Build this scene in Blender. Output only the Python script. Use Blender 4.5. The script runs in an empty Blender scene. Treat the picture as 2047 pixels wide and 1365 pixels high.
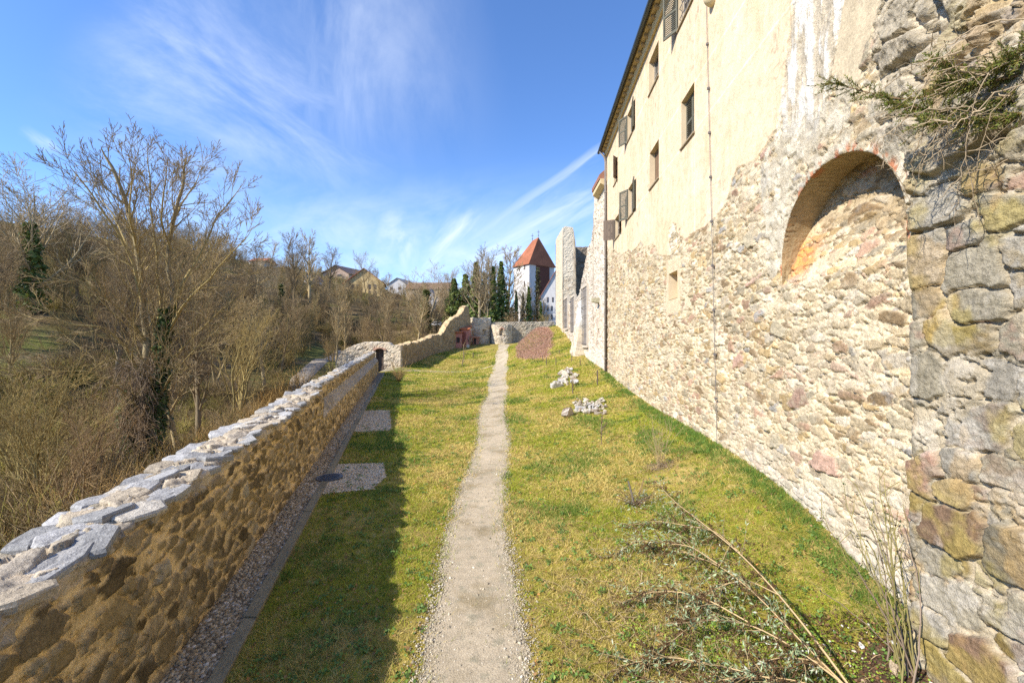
import bpy, math, random
import numpy as np
from mathutils import Vector, Matrix
random.seed(7); RNG = np.random.default_rng(11)
SC = bpy.context.scene
COL = SC.collection
F, CX, CY, H = 853.3, 1023.5, 682.5, 3.2      # lens and eye height measured from the photograph
def P(px, py, Y): return np.array(((px-CX)/F*Y, Y, H-(py-CY)/F*Y))

# ------------------------------------------------------------------ numeric helpers
def h2(i, j, seed=0):
    i = np.asarray(i).astype(np.int64); j = np.asarray(j).astype(np.int64)
    M = np.int64(0x7fffffff)
    h = (i*374761393 + j*668265263 + seed*974711) & M
    h = ((h ^ (h >> 13))*1274126177) & M
    h = ((h ^ (h >> 15))*1103515245) & M
    h = h ^ (h >> 16)
    return (h & 0xffffff)/float(1 << 24)
def vn(x, y, seed=0):
    xi = np.floor(x); yi = np.floor(y); fx = x-xi; fy = y-yi
    fx = fx*fx*(3-2*fx); fy = fy*fy*(3-2*fy)
    a = h2(xi, yi, seed); b = h2(xi+1, yi, seed); c = h2(xi, yi+1, seed); d = h2(xi+1, yi+1, seed)
    return (a*(1-fx)+b*fx)*(1-fy)+(c*(1-fx)+d*fx)*fy
def fbm(x, y, o=4, seed=0, g=.5):
    s = 0; a = 1; t = 0
    for k in range(o):
        s = s + a*vn(x*2**k+k*17.3, y*2**k-k*9.1, seed+k*31); t += a; a *= g
    return s/t
def sst(a, b, x):
    t = np.clip((x-a)/(b-a), 0, 1); return t*t*(3-2*t)
def mix(a, b, t):
    t = np.asarray(t)[..., None] if np.ndim(t) else t
    return np.asarray(a)*(1-t)+np.asarray(b)*t
def pip(px, py, poly):
    ins = np.zeros(px.shape, bool); n = len(poly)
    for k in range(n):
        x0, y0 = poly[k]; x1, y1 = poly[(k+1) % n]
        if y0 == y1: continue
        c = ((y0 > py) != (y1 > py)) & (px < (x1-x0)*(py-y0)/(y1-y0)+x0)
        ins ^= c
    return ins
def tps(pts, lam=0.0):
    pts = np.array(pts, float); xy = pts[:, :2]/50; n = len(pts)
    def U(r2): return np.where(r2 < 1e-12, 0, r2*np.log(np.maximum(r2, 1e-12)))
    K = U(((xy[:, None]-xy[None])**2).sum(-1))+lam*np.eye(n)
    Pm = np.c_[np.ones(n), xy]
    A = np.block([[K, Pm], [Pm.T, np.zeros((3, 3))]])
    w = np.linalg.solve(A, np.r_[pts[:, 2], 0, 0, 0])
    def f(x, y):
        x = np.asarray(x, float)/50; y = np.asarray(y, float)/50
        r = w[n]+w[n+1]*x+w[n+2]*y
        for k in range(n): r = r+w[k]*U((x-xy[k, 0])**2+(y-xy[k, 1])**2)
        return r
    return f
def stones(s, t, a, b, seed=0, jit=.75, wv=.35, p=2.4, R=2):
    """irregular coursed masonry: per point stone hash, edge measure (0 at a joint), offset from the stone's middle"""
    cj = np.floor(t/b); f1 = np.full(s.shape, 9e9); f2 = f1.copy()
    ii = np.zeros(s.shape); jj = ii.copy(); ds = ii.copy(); dt = ii.copy()
    for dj in range(-R, R+1):
        j = cj+dj; off = a*h2(j, j*0+5, seed+3)
        ci = np.floor((s-off)/a)
        for di in range(-R, R+1):
            i = ci+di
            cs = (i+.5+jit*(h2(i, j, seed)-.5))*a+off; ct = (j+.5+jit*(h2(i, j, seed+1)-.5))*b
            w = np.exp(wv*(h2(i, j, seed+2)*2-1)*1.2)
            x = (s-cs)/a; y = (t-ct)/b
            d = (np.abs(x)**p+np.abs(y)**p)**(1/p)/w
            m1 = d < f1; m2 = (~m1) & (d < f2)
            f2 = np.where(m1, f1, np.where(m2, d, f2))
            f1 = np.where(m1, d, f1); ii = np.where(m1, i, ii); jj = np.where(m1, j, jj)
            ds = np.where(m1, x, ds); dt = np.where(m1, y, dt)
    return dict(e=f2-f1, r=[h2(ii, jj, seed+10+k) for k in range(6)], ds=ds, dt=dt)
def pick(r, pal):
    """pal: list of (weight, colour) -> colour per r"""
    w = np.cumsum([q[0] for q in pal]); w = w/w[-1]
    k = np.clip(np.searchsorted(w, r), 0, len(pal)-1)
    return np.array([q[1] for q in pal])[k]

# ------------------------------------------------------------------ mesh / object helpers
def mesh(name, v, f, mat=None, col=None, smooth=False, parent=None, origin=None, f2=None, mi=None):
    v = np.asarray(v, np.float32).reshape(-1, 3)
    if origin is not None: v = v-np.asarray(origin, np.float32)
    fl = [np.asarray(q, np.int32) for q in ([f] if f2 is None else [f, f2]) if len(q)]
    me = bpy.data.meshes.new(name)
    me.vertices.add(len(v)); me.vertices.foreach_set('co', v.ravel())
    loops = np.concatenate([q.ravel() for q in fl]); tot = np.concatenate([np.full(len(q), q.shape[1], np.int32) for q in fl])
    st = np.concatenate([[0], np.cumsum(tot)[:-1]]).astype(np.int32)
    me.loops.add(len(loops)); me.loops.foreach_set('vertex_index', loops)
    me.polygons.add(len(tot)); me.polygons.foreach_set('loop_start', st)
    try: me.polygons.foreach_set('loop_total', tot)
    except Exception: pass
    if mi is not None: me.polygons.foreach_set('material_index', np.asarray(mi, np.int32))
    me.update(calc_edges=True)
    me.polygons.foreach_set('use_smooth', np.full(len(tot), bool(smooth)))
    if col is not None:
        col = np.asarray(col, np.float32)
        if col.ndim == 1: col = np.tile(col, (len(v), 1))
        if col.shape[1] == 3: col = np.c_[col, np.ones(len(v), np.float32)]
        at = me.color_attributes.new('Col', 'FLOAT_COLOR', 'POINT'); at.data.foreach_set('color', col.astype(np.float32).ravel())
    for m in (mat if isinstance(mat, (list, tuple)) else [mat]):
        if m: me.materials.append(m)
    o = bpy.data.objects.new(name, me); COL.objects.link(o)
    if parent is not None: o.parent = parent
    elif origin is not None: o.location = Vector(origin)
    return o
def thing(name, label, cat, loc=(0, 0, 0), group=None):
    o = bpy.data.objects.new(name, None); COL.objects.link(o); o.location = Vector(loc); o.empty_display_size = .2
    return tag(o, label, cat, group)
def tag(o, label=None, cat=None, group=None, kind=None):
    if label: o['label'] = label
    if cat: o['category'] = cat
    if group: o['group'] = group
    if kind: o['kind'] = kind
    return o
def structure(o, label=None, cat=None): return tag(o, label, cat, kind='structure')
def stuff(o, label=None, cat=None): return tag(o, label, cat, kind='stuff')
def copytree(o, parent=None):
    c = o.copy(); COL.objects.link(c)
    if parent is not None: c.parent = parent
    for ch in list(o.children): copytree(ch, c)
    return c
class MB:
    """collects shapes for one mesh (with per-vertex colour)"""
    def __init__(s): s.v = []; s.f = []; s.c = []; s.n = 0
    def add(s, v, f, c=(1, 1, 1)):
        v = np.asarray(v, float); s.v.append(v); c = np.asarray(c, float)
        s.c.append(np.tile(c, (len(v), 1)) if c.ndim == 1 else c)
        for q in f: s.f.append(tuple(int(k)+s.n for k in q))
        s.n += len(v)
    def hexa(s, p, c=(1, 1, 1)):   # 8 corners: bottom 0-3, top 4-7
        s.add(p, [(0, 3, 2, 1), (4, 5, 6, 7), (0, 1, 5, 4), (1, 2, 6, 5), (2, 3, 7, 6), (3, 0, 4, 7)], c)
    def box(s, lo, hi, c=(1, 1, 1)):
        (a, b, d), (e, f, g) = lo, hi
        s.hexa([(a, b, d), (e, b, d), (e, f, d), (a, f, d), (a, b, g), (e, b, g), (e, f, g), (a, f, g)], c)
    def prism(s, base, top, c=(1, 1, 1)):
        n = len(base)
        s.add(list(base)+list(top), [tuple(range(n))[::-1], tuple(range(n, 2*n))]+[(k, (k+1) % n, n+(k+1) % n, n+k) for k in range(n)], c)
    def tube(s, pts, rad, k=6, c=(1, 1, 1), cap=True):
        pts = np.asarray(pts, float); n = len(pts); rad = np.broadcast_to(rad, n)
        tg = np.gradient(pts, axis=0); vs = []
        for i in range(n):
            d = tg[i]/(np.linalg.norm(tg[i])+1e-9); u = np.cross(d, (0, 0, 1) if abs(d[2]) < .9 else (1, 0, 0)); u /= np.linalg.norm(u); w = np.cross(d, u)
            for q in range(k):
                an = 2*math.pi*q/k; vs.append(pts[i]+rad[i]*(math.cos(an)*u+math.sin(an)*w))
        fs = [(i*k+q, i*k+(q+1) % k, (i+1)*k+(q+1) % k, (i+1)*k+q) for i in range(n-1) for q in range(k)]
        if cap: fs += [tuple(range(k))[::-1], tuple(range((n-1)*k, n*k))]
        s.add(vs, fs, c)
    def build(s, name, mat, parent=None, origin=None, smooth=False):
        v = np.concatenate(s.v); c = np.concatenate(s.c); me = bpy.data.meshes.new(name)
        if origin is not None: v = v-np.asarray(origin)
        me.from_pydata(v.tolist(), [], s.f); me.update()
        at = me.color_attributes.new('Col', 'FLOAT_COLOR', 'POINT'); at.data.foreach_set('color', np.c_[c[:, :3], np.ones(len(c))].astype(np.float32).ravel())
        if smooth: me.polygons.foreach_set('use_smooth', np.ones(len(me.polygons), bool))
        me.materials.append(mat); o = bpy.data.objects.new(name, me); COL.objects.link(o)
        if parent is not None: o.parent = parent
        elif origin is not None: o.location = Vector(origin)
        return o
def grid_faces(nu, nv, keep=None):
    i, j = np.meshgrid(np.arange(nu-1), np.arange(nv-1), indexing='ij')
    a = i*nv+j; q = np.stack([a, a+nv, a+nv+1, a+1], -1)
    return q.reshape(-1, 4) if keep is None else q[keep]
def ico(sub=0):
    t = (1+5**.5)/2
    v = np.array([(-1, t, 0), (1, t, 0), (-1, -t, 0), (1, -t, 0), (0, -1, t), (0, 1, t), (0, -1, -t), (0, 1, -t), (t, 0, -1), (t, 0, 1), (-t, 0, -1), (-t, 0, 1)], float)
    f = [(0, 11, 5), (0, 5, 1), (0, 1, 7), (0, 7, 10), (0, 10, 11), (1, 5, 9), (5, 11, 4), (11, 10, 2), (10, 7, 6), (7, 1, 8), (3, 9, 4), (3, 4, 2), (3, 2, 6), (3, 6, 8), (3, 8, 9), (4, 9, 5), (2, 4, 11), (6, 2, 10), (8, 6, 7), (9, 8, 1)]
    v /= np.linalg.norm(v[0])
    for _ in range(sub):
        v = list(v); cache = {}; nf = []
        def mid(a, b):
            k = (min(a, b), max(a, b))
            if k not in cache:
                m = v[a]+v[b]; v.append(m/np.linalg.norm(m)); cache[k] = len(v)-1
            return cache[k]
        for a, b, c in f:
            x, y, z = mid(a, b), mid(b, c), mid(c, a); nf += [(a, x, z), (b, y, x), (c, z, y), (x, y, z)]
        f = nf; v = np.array(v)
    return np.array(v), np.array(f)
def scatter_blobs(pos, size, rng, sub=0, flat=(.5, .8), rough=.25):
    """many pebbles as one vertex/face array"""
    bv, bf = ico(sub); n = len(pos); m = len(bv)
    sc = np.stack([size*rng.uniform(.8, 1.3, n), size*rng.uniform(.7, 1.1, n), size*rng.uniform(*flat, n)], -1)
    a = rng.uniform(0, 2*np.pi, n); v = bv[None]*(1+rough*rng.uniform(-1, 1, (n, m, 1)))*sc[:, None]
    x = v[..., 0]*np.cos(a)[:, None]-v[..., 1]*np.sin(a)[:, None]; y = v[..., 0]*np.sin(a)[:, None]+v[..., 1]*np.cos(a)[:, None]
    tl = rng.uniform(-.4, .4, n)[:, None]
    v = np.stack([x, y, v[..., 2]+tl*x], -1)+pos[:, None]
    return v.reshape(-1, 3), (bf[None]+(np.arange(n)*m)[:, None, None]).reshape(-1, 3), m

# ------------------------------------------------------------------ materials
class NT:
    def __init__(s, nt): s.nt = nt; s.L = nt.links.new
    def n(s, t, **kw):
        o = s.nt.nodes.new(t)
        for k, v in kw.items(): setattr(o, k, v)
        return o
    def val(s, sock, v):
        if isinstance(v, bpy.types.NodeSocket): s.L(v, sock)
        else: sock.default_value = v
    def math(s, op, a, b=0.0, c=None, clamp=False):
        o = s.n('ShaderNodeMath', operation=op, use_clamp=clamp); s.val(o.inputs[0], a); s.val(o.inputs[1], b)
        if c is not None: s.val(o.inputs[2], c)
        return o.outputs[0]
    def noise(s, vec, scale, detail=4, rough=.55, dist=0):
        o = s.n('ShaderNodeTexNoise'); s.L(vec, o.inputs['Vector']); o.inputs['Scale'].default_value = scale; o.inputs['Detail'].default_value = detail; o.inputs['Roughness'].default_value = rough; o.inputs['Distortion'].default_value = dist
        return o.outputs['Fac']
    def mr(s, x, a, b, c, d, smooth=False):
        o = s.n('ShaderNodeMapRange'); o.clamp = True
        if smooth: o.interpolation_type = 'SMOOTHSTEP'
        s.val(o.inputs[0], x)
        for k, v in zip((1, 2, 3, 4), (a, b, c, d)): s.val(o.inputs[k], v)
        return o.outputs[0]
    def mixc(s, fac, a, b, blend='MIX'):
        o = s.n('ShaderNodeMix', data_type='RGBA', blend_type=blend); s.val(o.inputs[0], fac)
        for k, v in ((6, a), (7, b)): s.val(o.inputs[k], v if isinstance(v, bpy.types.NodeSocket) else (*v[:3], 1))
        return o.outputs[2]
    def scale(s, c, f):
        o = s.n('ShaderNodeVectorMath', operation='SCALE'); s.val(o.inputs[0], c); s.val(o.inputs['Scale'], f); return o.outputs[0]
def material(name, base=None, rough=.9, var=((8, .15),), bump=(), second=None, spec=.3, stretch=(1, 1, 1), metal=0, trans=0):
    """base None -> the mesh's own colour attribute; var: (noise scale, amount); second: (colour, scale, low, high)"""
    m = bpy.data.materials.new(name); m.use_nodes = True; nt = m.node_tree; nt.nodes.clear(); N = NT(nt)
    out = N.n('ShaderNodeOutputMaterial'); b = N.n('ShaderNodeBsdfPrincipled'); N.L(b.outputs[0], out.inputs[0])
    tc = N.n('ShaderNodeTexCoord'); mp = N.n('ShaderNodeMapping'); N.L(tc.outputs['Object'], mp.inputs[0]); mp.inputs['Scale'].default_value = stretch
    vec = mp.outputs[0]; alpha = None
    if base is None:
        at = N.n('ShaderNodeAttribute', attribute_name='Col'); c = at.outputs['Color']; alpha = at.outputs['Alpha']
    else:
        rgb = N.n('ShaderNodeRGB'); rgb.outputs[0].default_value = (*base, 1); c = rgb.outputs[0]
    if second:
        for sc_, s2, lo, hi in ([second] if not isinstance(second, list) else second):
            c = N.mixc(N.mr(N.noise(vec, s2, 5, .6), lo, hi, 0, 1), c, sc_)
    for s_, a_ in var: c = N.scale(c, N.mr(N.noise(vec, s_, 4, .6), .28, .72, 1-a_, 1+a_))
    N.L(c, b.inputs['Base Color']); b.inputs['Roughness'].default_value = rough; b.inputs['Specular IOR Level'].default_value = spec; b.inputs['Metallic'].default_value = metal
    nrm = None
    for s_, st, di in bump:
        o = N.n('ShaderNodeBump'); N.L(N.noise(vec, s_, 5, .65), o.inputs['Height']); o.inputs['Distance'].default_value = di
        if alpha is not None: N.L(N.math('MULTIPLY', alpha, st), o.inputs['Strength'])
        else: o.inputs['Strength'].default_value = st
        if nrm is not None: N.L(nrm, o.inputs['Normal'])
        nrm = o.outputs[0]
    if nrm is not None: N.L(nrm, b.inputs['Normal'])
    if trans:
        tr = N.n('ShaderNodeBsdfTranslucent'); N.L(c, tr.inputs[0]); mx = N.n('ShaderNodeMixShader'); mx.inputs[0].default_value = trans
        N.L(b.outputs[0], mx.inputs[1]); N.L(tr.outputs[0], mx.inputs[2]); N.L(mx.outputs[0], out.inputs[0])
    return m
M = {}
M['stone'] = material('masonry', None, .92, ((5, .16), (28, .22), (90, .24), (260, .2)), ((14, .6, .04), (60, .8, .016)), spec=.2)
M['farstone'] = material('far_masonry', None, .92, ((1.5, .12), (9, .15)), ((9, .6, .05),), spec=.2)
M['attr'] = material('painted_surface', None, .8, ((3, .08), (25, .08)), (), spec=.25)
M['bark'] = material('bark', None, .9, ((4, .25), (30, .2)), (), spec=.15)
M['leaf'] = material('leaves', None, .55, ((2, .2),), (), spec=.35, trans=.25)
M['blade'] = material('grass_blades', None, .75, (), (), spec=.2, trans=.25)
M['twig'] = material('dry_twigs', None, .9, (), (), spec=.1)
M['pebble'] = material('pebbles', None, .75, ((40, .15),), (), spec=.3)
M['wood'] = material('weathered_wood', None, .8, ((3, .15), (20, .22)), ((40, .3, .01),), stretch=(6, 6, 1), spec=.2)
M['render'] = material('stained_render', None, .9, ((.5, .12), (2.5, .14), (12, .1)), ((10, .3, .02),), stretch=(1, 1, .3), spec=.2, second=[((.40, .36, .31), .6, .56, .74)])
M['iron'] = material('wrought_iron', (.16, .145, .14), .7, ((30, .2),), spec=.3)
M['zinc'] = material('zinc_pipe', (.22, .19, .17), .55, ((6, .25), (40, .1)), spec=.4)
M['glass'] = material('window_glass', (.03, .035, .04), .12, (), spec=.6)
M['tile'] = material('roof_tiles', None, .85, ((.6, .2), (5, .25)), ((6, .5, .04),), spec=.2)
M['cast'] = material('cast_iron_cover', (.07, .075, .085), .5, ((20, .3),), ((30, .3, .01),), spec=.5)
# ------------------------------------------------------------------ camera, sun, sky
cam = bpy.data.cameras.new('camera'); co = bpy.data.objects.new('camera', cam); COL.objects.link(co)
co.location = (0, 0, H); co.rotation_euler = (math.pi/2, 0, 0); cam.sensor_width = 36; cam.lens = F/2047*36; cam.clip_end = 3000; cam.clip_start = .05
SC.camera = co
EL = math.radians(37.5); TR = Vector((.862*math.cos(EL), .507*math.cos(EL), -math.sin(EL)))   # direction the sunlight travels
sl = bpy.data.lights.new('sun', 'SUN'); so = bpy.data.objects.new('sun', sl); COL.objects.link(so)
sl.energy = 5.0; sl.angle = math.radians(.5); sl.color = (1, .93, .82); so.rotation_euler = TR.to_track_quat('-Z', 'Y').to_euler(); so.location = (-20, -10, 30)
wd = bpy.data.worlds.new('World'); SC.world = wd; wd.use_nodes = True; wd.node_tree.nodes.clear(); N = NT(wd.node_tree)
out = N.n('ShaderNodeOutputWorld'); bg = N.n('ShaderNodeBackground'); N.L(bg.outputs[0], out.inputs[0]); bg.inputs[1].default_value = .115
sky = N.n('ShaderNodeTexSky', sky_type='NISHITA'); sky.sun_disc = False; sky.sun_elevation = EL; sky.sun_rotation = math.atan2(-TR.x, -TR.y); sky.altitude = 300; sky.air_density = 1.0; sky.dust_density = .35; sky.ozone_density = 1.6
tc = N.n('ShaderNodeTexCoord'); sp = N.n('ShaderNodeSeparateXYZ'); N.L(tc.outputs['Generated'], sp.inputs[0])
yy = N.math('MAXIMUM', sp.outputs[1], .18); u = N.math('DIVIDE', sp.outputs[0], yy); v = N.math('DIVIDE', sp.outputs[2], yy)
def uv(px, py): return ((px-CX)/F, (CY-py)/F)
def streak(p0, p1, ua=4, va=26, seed=0.0, detail=6):
    """noise drawn out along the direction p0->p1 of the high sky"""
    (a, b), (c, d) = uv(*p0), uv(*p1); L = math.hypot(c-a, d-b); ex, ey = (c-a)/L, (d-b)/L
    du = N.math('SUBTRACT', u, a); dv = N.math('SUBTRACT', v, b)
    al = N.math('ADD', N.math('MULTIPLY', du, ex), N.math('MULTIPLY', dv, ey)); ac = N.math('SUBTRACT', N.math('MULTIPLY', dv, ex), N.math('MULTIPLY', du, ey))
    cb = N.n('ShaderNodeCombineXYZ'); N.L(N.math('MULTIPLY', al, ua), cb.inputs[0]); N.L(N.math('MULTIPLY', ac, va), cb.inputs[1]); cb.inputs[2].default_value = seed
    return al, ac, N.noise(cb.outputs[0], 1, detail, .62, .4), L
def mul(*a):
    r = a[0]
    for x in a[1:]: r = N.math('MULTIPLY', r, x)
    return r
def band(x, w): return N.mr(N.math('ABSOLUTE', x), 0, w, 1, 0, True)
al, ac, nz, L = streak((720, -60), (790, 420), 1.6, 3.6, 1.0, 8)
wisp = mul(N.mr(nz, .28, .80, 0, 1, True), band(N.math('ADD', ac, N.math('MULTIPLY', N.math('SUBTRACT', nz, .5), .25)), .34), N.mr(al, .25, .56, 1, 0, True), .42)
al, ac, nz, L = streak((200, 60), (620, 330), 1.6, 4.5, 4.0, 8)
wisp2 = mul(N.mr(nz, .32, .85, 0, 1, True), band(ac, .42), N.mr(al, -.1, .2, 0, 1, True), N.mr(al, .5, .85, 1, 0, True), .62)
al, ac, nz, L = streak((880, 525), (1215, 285), 5, 50, 7.0)
lo = N.mr(al, 0, L, .035, .011)
trail = mul(N.mr(N.math('DIVIDE', N.math('ABSOLUTE', N.math('ADD', ac, N.math('MULTIPLY', N.math('SUBTRACT', nz, .5), .03))), lo), 0, 1, 1, 0, True), N.mr(al, -.02, .12, 0, 1, True), N.mr(nz, .2, .7, .35, 1), .36)
al2, ac2, nz2, L2 = streak((905, 560), (1240, 370), 3, 16, 9.0)
trail2 = mul(N.mr(nz2, .4, .75, 0, 1), band(ac2, .11), N.mr(al2, -.05, .1, 0, 1, True), .7)
al3, ac3, nz3, L3 = streak((840, 520), (980, 400), 4, 16, 12.0)
trail3 = mul(N.mr(nz3, .38, .75, 0, 1), band(ac3, .06), N.mr(al3, -.1, 0, 0, 1, True), N.mr(al3, .12, .26, 1, 0, True), .75)
al4, ac4, nz4, L4 = streak((790, 440), (800, 540), 7, 9, 15.0)
puff = mul(N.mr(nz4, .36, .7, 0, 1), band(ac4, .085), band(N.math('SUBTRACT', al4, .05), .12), .85)
al5, ac5, nz5, L5 = streak((600, 480), (760, 440), 4, 8, 21.0)
low = mul(N.mr(nz5, .4, .8, 0, 1), band(N.math('SUBTRACT', v, .2), .24), .55)
al6, ac6, nz6, L6 = streak((60, 270), (110, 300), 6, 22, 25.0)
bit = mul(N.mr(nz6, .36, .7, 0, 1), band(ac6, .025), band(N.math('SUBTRACT', al6, .03), .07), .5)
cl = wisp
for x in (wisp2, trail, trail2, trail3, puff, low, bit): cl = N.math('MAXIMUM', cl, x)
hz = N.mr(v, .0, .48, .40, 0, True)                                   # paler air low in the sky
sk = N.scale(sky.outputs[0], 1.0)
tint = N.n('ShaderNodeVectorMath', operation='MULTIPLY'); N.L(sk, tint.inputs[0]); tint.inputs[1].default_value = (.83, 1.14, 1.58)
c1 = N.mixc(hz, tint.outputs[0], (4.5, 5.9, 8.2)); c2 = N.mixc(cl, c1, (7.0, 7.5, 8.3)); N.L(c2, bg.inputs[0])
vs = SC.view_settings; vs.view_transform = 'Standard'; vs.look = 'None'; vs.gamma = 1; vs.exposure = .62; vs.use_curve_mapping = False
SC.cycles.max_bounces = 6; SC.cycles.diffuse_bounces = 4; SC.cycles.glossy_bounces = 2; SC.cycles.transmission_bounces = 3; SC.cycles.use_denoising = False

# ------------------------------------------------------------------ ground: measured heights
K = .0527                                            # house front: X = 4.2 + K*Y
def wx(Y): return 4.2+K*Y
def wY(px): return F*4.2/(px-CX-45)
def WQ(px, py): return P(px, py, wY(px))             # a measured point on the house front
def xin(Y): return -2.28-.255*Y                      # inner face of the garden wall
LP = []
def lp(px, py, Y): LP.append(tuple(P(px, py, Y)))
for X in (-2.6, -1, .5, 1.6): LP.append((X, -4, 0)); LP.append((X, 3, 0))
PATHZ = [(0, 0), (4, 0), (10, 0), (16, .1), (23, .25), (30, .45), (40, .7), (46, .95), (55, 1.9), (62, 2.65), (66, 2.8)]
def pathz(Y): return np.interp(Y, [a for a, b in PATHZ], [b for a, b in PATHZ])
PATHX = [(-4, 1.2), (4, 948), (6.5, 960), (10, 973), (16, 984), (23, 992), (40, 1000), (55, 1003), (66, 1008)]
def pathx(Y):
    px = np.interp(Y, [4, 6.5, 10, 16, 23, 40, 55, 70], [948, 960, 973, 984, 992, 1000, 1004, 1009]); return (px-CX)/F*np.maximum(Y, 4)+.09*np.sin(Y*.55+.6)*np.clip((Y-3)/6, 0, 1)
def pathw(Y): return np.interp(Y, [4, 10, 23, 40, 60], [1.06, .94, 1.12, 1.45, 1.5])
for Y in (6, 10, 16, 23, 30, 40, 46, 55, 62, 70): LP.append((float(pathx(Y)), Y, float(pathz(Y))))
for Y in (4, 8, 14, 20, 30, 39): LP.append((xin(Y)+.5, Y, .0158*Y*.6)); LP.append((xin(Y)-1, Y, .0158*Y*.6))
lp(800, 728, 46); lp(860, 708, 54); lp(925, 690, 62); lp(985, 688, 63)
for q in ((1225, 753), (1280, 795), (1360, 842), (1440, 887), (1515, 937), (1590, 992), (1700, 1092), (1820, 1232)): LP.append(tuple(WQ(*q)))
LP.append((4.3, 3, -.1)); LP.append((4.2, -3, -.1)); LP.append((2.2, 3, -.02)); LP.append((3.0, 5, .12)); LP.append((2.4, 9, .30)); LP.append((2.6, 14, .42)); LP.append((2.7, 20, .7))
for px, py, Y in ((1165, 705, 33.2), (1140, 680, 40.3), (1116, 652, 50), (1075, 668, 47), (1045, 694, 46), (1058, 718, 37), (1050, 684, 50), (1100, 745, 27), (1095, 655, 53), (1062, 672, 53)): lp(px, py, Y)
LP.append((4.5, 63, 3.6)); LP.append((8.5, 50, 5.2)); LP.append((8.5, 30, 2.2))
gz_ = tps(LP, .002)
def gz(x, y):
    y = np.asarray(y, float); return gz_(x, y)+.75*np.exp(-((np.asarray(x)-2.5)/1.35)**2-((y-46)/5.5)**2)+.03*(fbm(np.asarray(x)*.9, y*.9, 3, 5)-.5)
def hit(px, py, lo=3.0, hi=68):
    Ys = np.linspace(lo, hi, 1600); p = np.stack([(px-CX)/F*Ys, Ys, H-(py-CY)/F*Ys], -1)
    d = p[:, 2]-gz(p[:, 0], p[:, 1]); k = np.argmax(d < 0)
    if d[k] >= 0: k = len(Ys)-1
    return np.array((p[k, 0], p[k, 1], float(gz(p[k, 0], p[k, 1]))))
# left edge of the lawn all the way (garden wall, gate, far wall)
LE = [(-6, xin(-6)), (39, xin(39)), (44, -12.2), (46, -12.0), (54, -10.3), (62, -7.2), (66, -6.5)]
def ledge(Y): return np.interp(Y, [a for a, b in LE], [b for a, b in LE])
def redge(Y): return np.where(Y < 24.4, wx(Y)+.25, np.where(Y < 53, 6.2, 9.0))
ys = np.concatenate([np.arange(-4, 12, .1), np.arange(12, 30, .25), np.arange(30, 66.1, .5)]); nu = 90
U_ = np.linspace(0, 1, nu)
Yg = np.repeat(ys[:, None], nu, 1); L0 = ledge(ys)-.1; R0 = redge(ys); Xg = L0[:, None]+(R0-L0)[:, None]*U_[None]
Zg = gz(Xg, Yg)
lawn_m = material('lawn_turf', (.27, .225, .04), .95, ((.9, .25), (7, .25), (40, .35), (160, .3)), ((35, .8, .04),),
                  second=[((.36, .26, .085), .8, .46, .62), ((.38, .29, .11), 9, .52, .66), ((.10, .14, .018), 3.5, .56, .70)], spec=.1)
lawn = structure(mesh('lawn', np.stack([Xg, Yg, Zg], -1), grid_faces(len(ys), nu), lawn_m, smooth=True), 'patchy green and straw coloured lawn between the two walls', 'lawn')
# gravel path
ys = np.concatenate([np.arange(-3, 14, .05), np.arange(14, 30, .15), np.arange(30, 63.2, .4)]); na = 25
A = np.linspace(-1, 1, na)
ea = 1+.46*(fbm(ys*1.1, ys*0+3, 4, 21)-.5)+.30*(fbm(ys*4, ys*0+8, 3, 22)-.5); eb = 1+.46*(fbm(ys*1.1, ys*0+30, 4, 23)-.5)+.30*(fbm(ys*4, ys*0+80, 3, 24)-.5)
Wd = pathw(ys)/2; Xp = pathx(ys)[:, None]+np.where(A[None] < 0, A[None]*ea[:, None], A[None]*eb[:, None])*Wd[:, None]
Yp = np.repeat(ys[:, None], na, 1); Zp = gz(Xp, Yp)+.012-.008*np.abs(A[None])**4
path_m = material('path_gravel', (.44, .365, .255), .95, ((.8, .10), (9, .13), (60, .28), (200, .32)), ((60, .7, .02), (180, .6, .008)), second=[((.30, .24, .145), 1.3, .50, .66), ((.33, .29, .20), 5, .55, .66), ((.50, .44, .34), 45, .6, .75)], spec=.15)
structure(mesh('gravel_path', np.stack([Xp, Yp, Zp], -1), grid_faces(len(ys), na), path_m, smooth=True), 'pale gravel footpath running down the middle of the lawn', 'path')
# sandy cross path
a, b = hit(772, 738), hit(990, 729); tt = np.linspace(0, 1, 60); aa = np.linspace(-1, 1, 5)
wv_ = .28+.12*(fbm(tt*12, tt*0, 3, 4)-.3)
Xc = a[0]+(b[0]-a[0])*tt[:, None]+aa*0; Yc = a[1]+(b[1]-a[1])*tt[:, None]+aa[None]*np.interp(tt, [0, .3, 1], [1.6, .55, .25])[:, None]*(1+wv_)[:, None]
sand_m = material('sandy_path', (.42, .35, .22), .95, ((2, .15), (20, .2)), second=((.26, .22, .09), 1.2, .5, .7))
structure(mesh('sandy_crossing_path', np.stack([Xc, Yc, gz(Xc, Yc)+.02], -1), grid_faces(60, 5), sand_m, smooth=True), 'thin sandy path crossing the lawn to the gateway', 'path')
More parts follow.
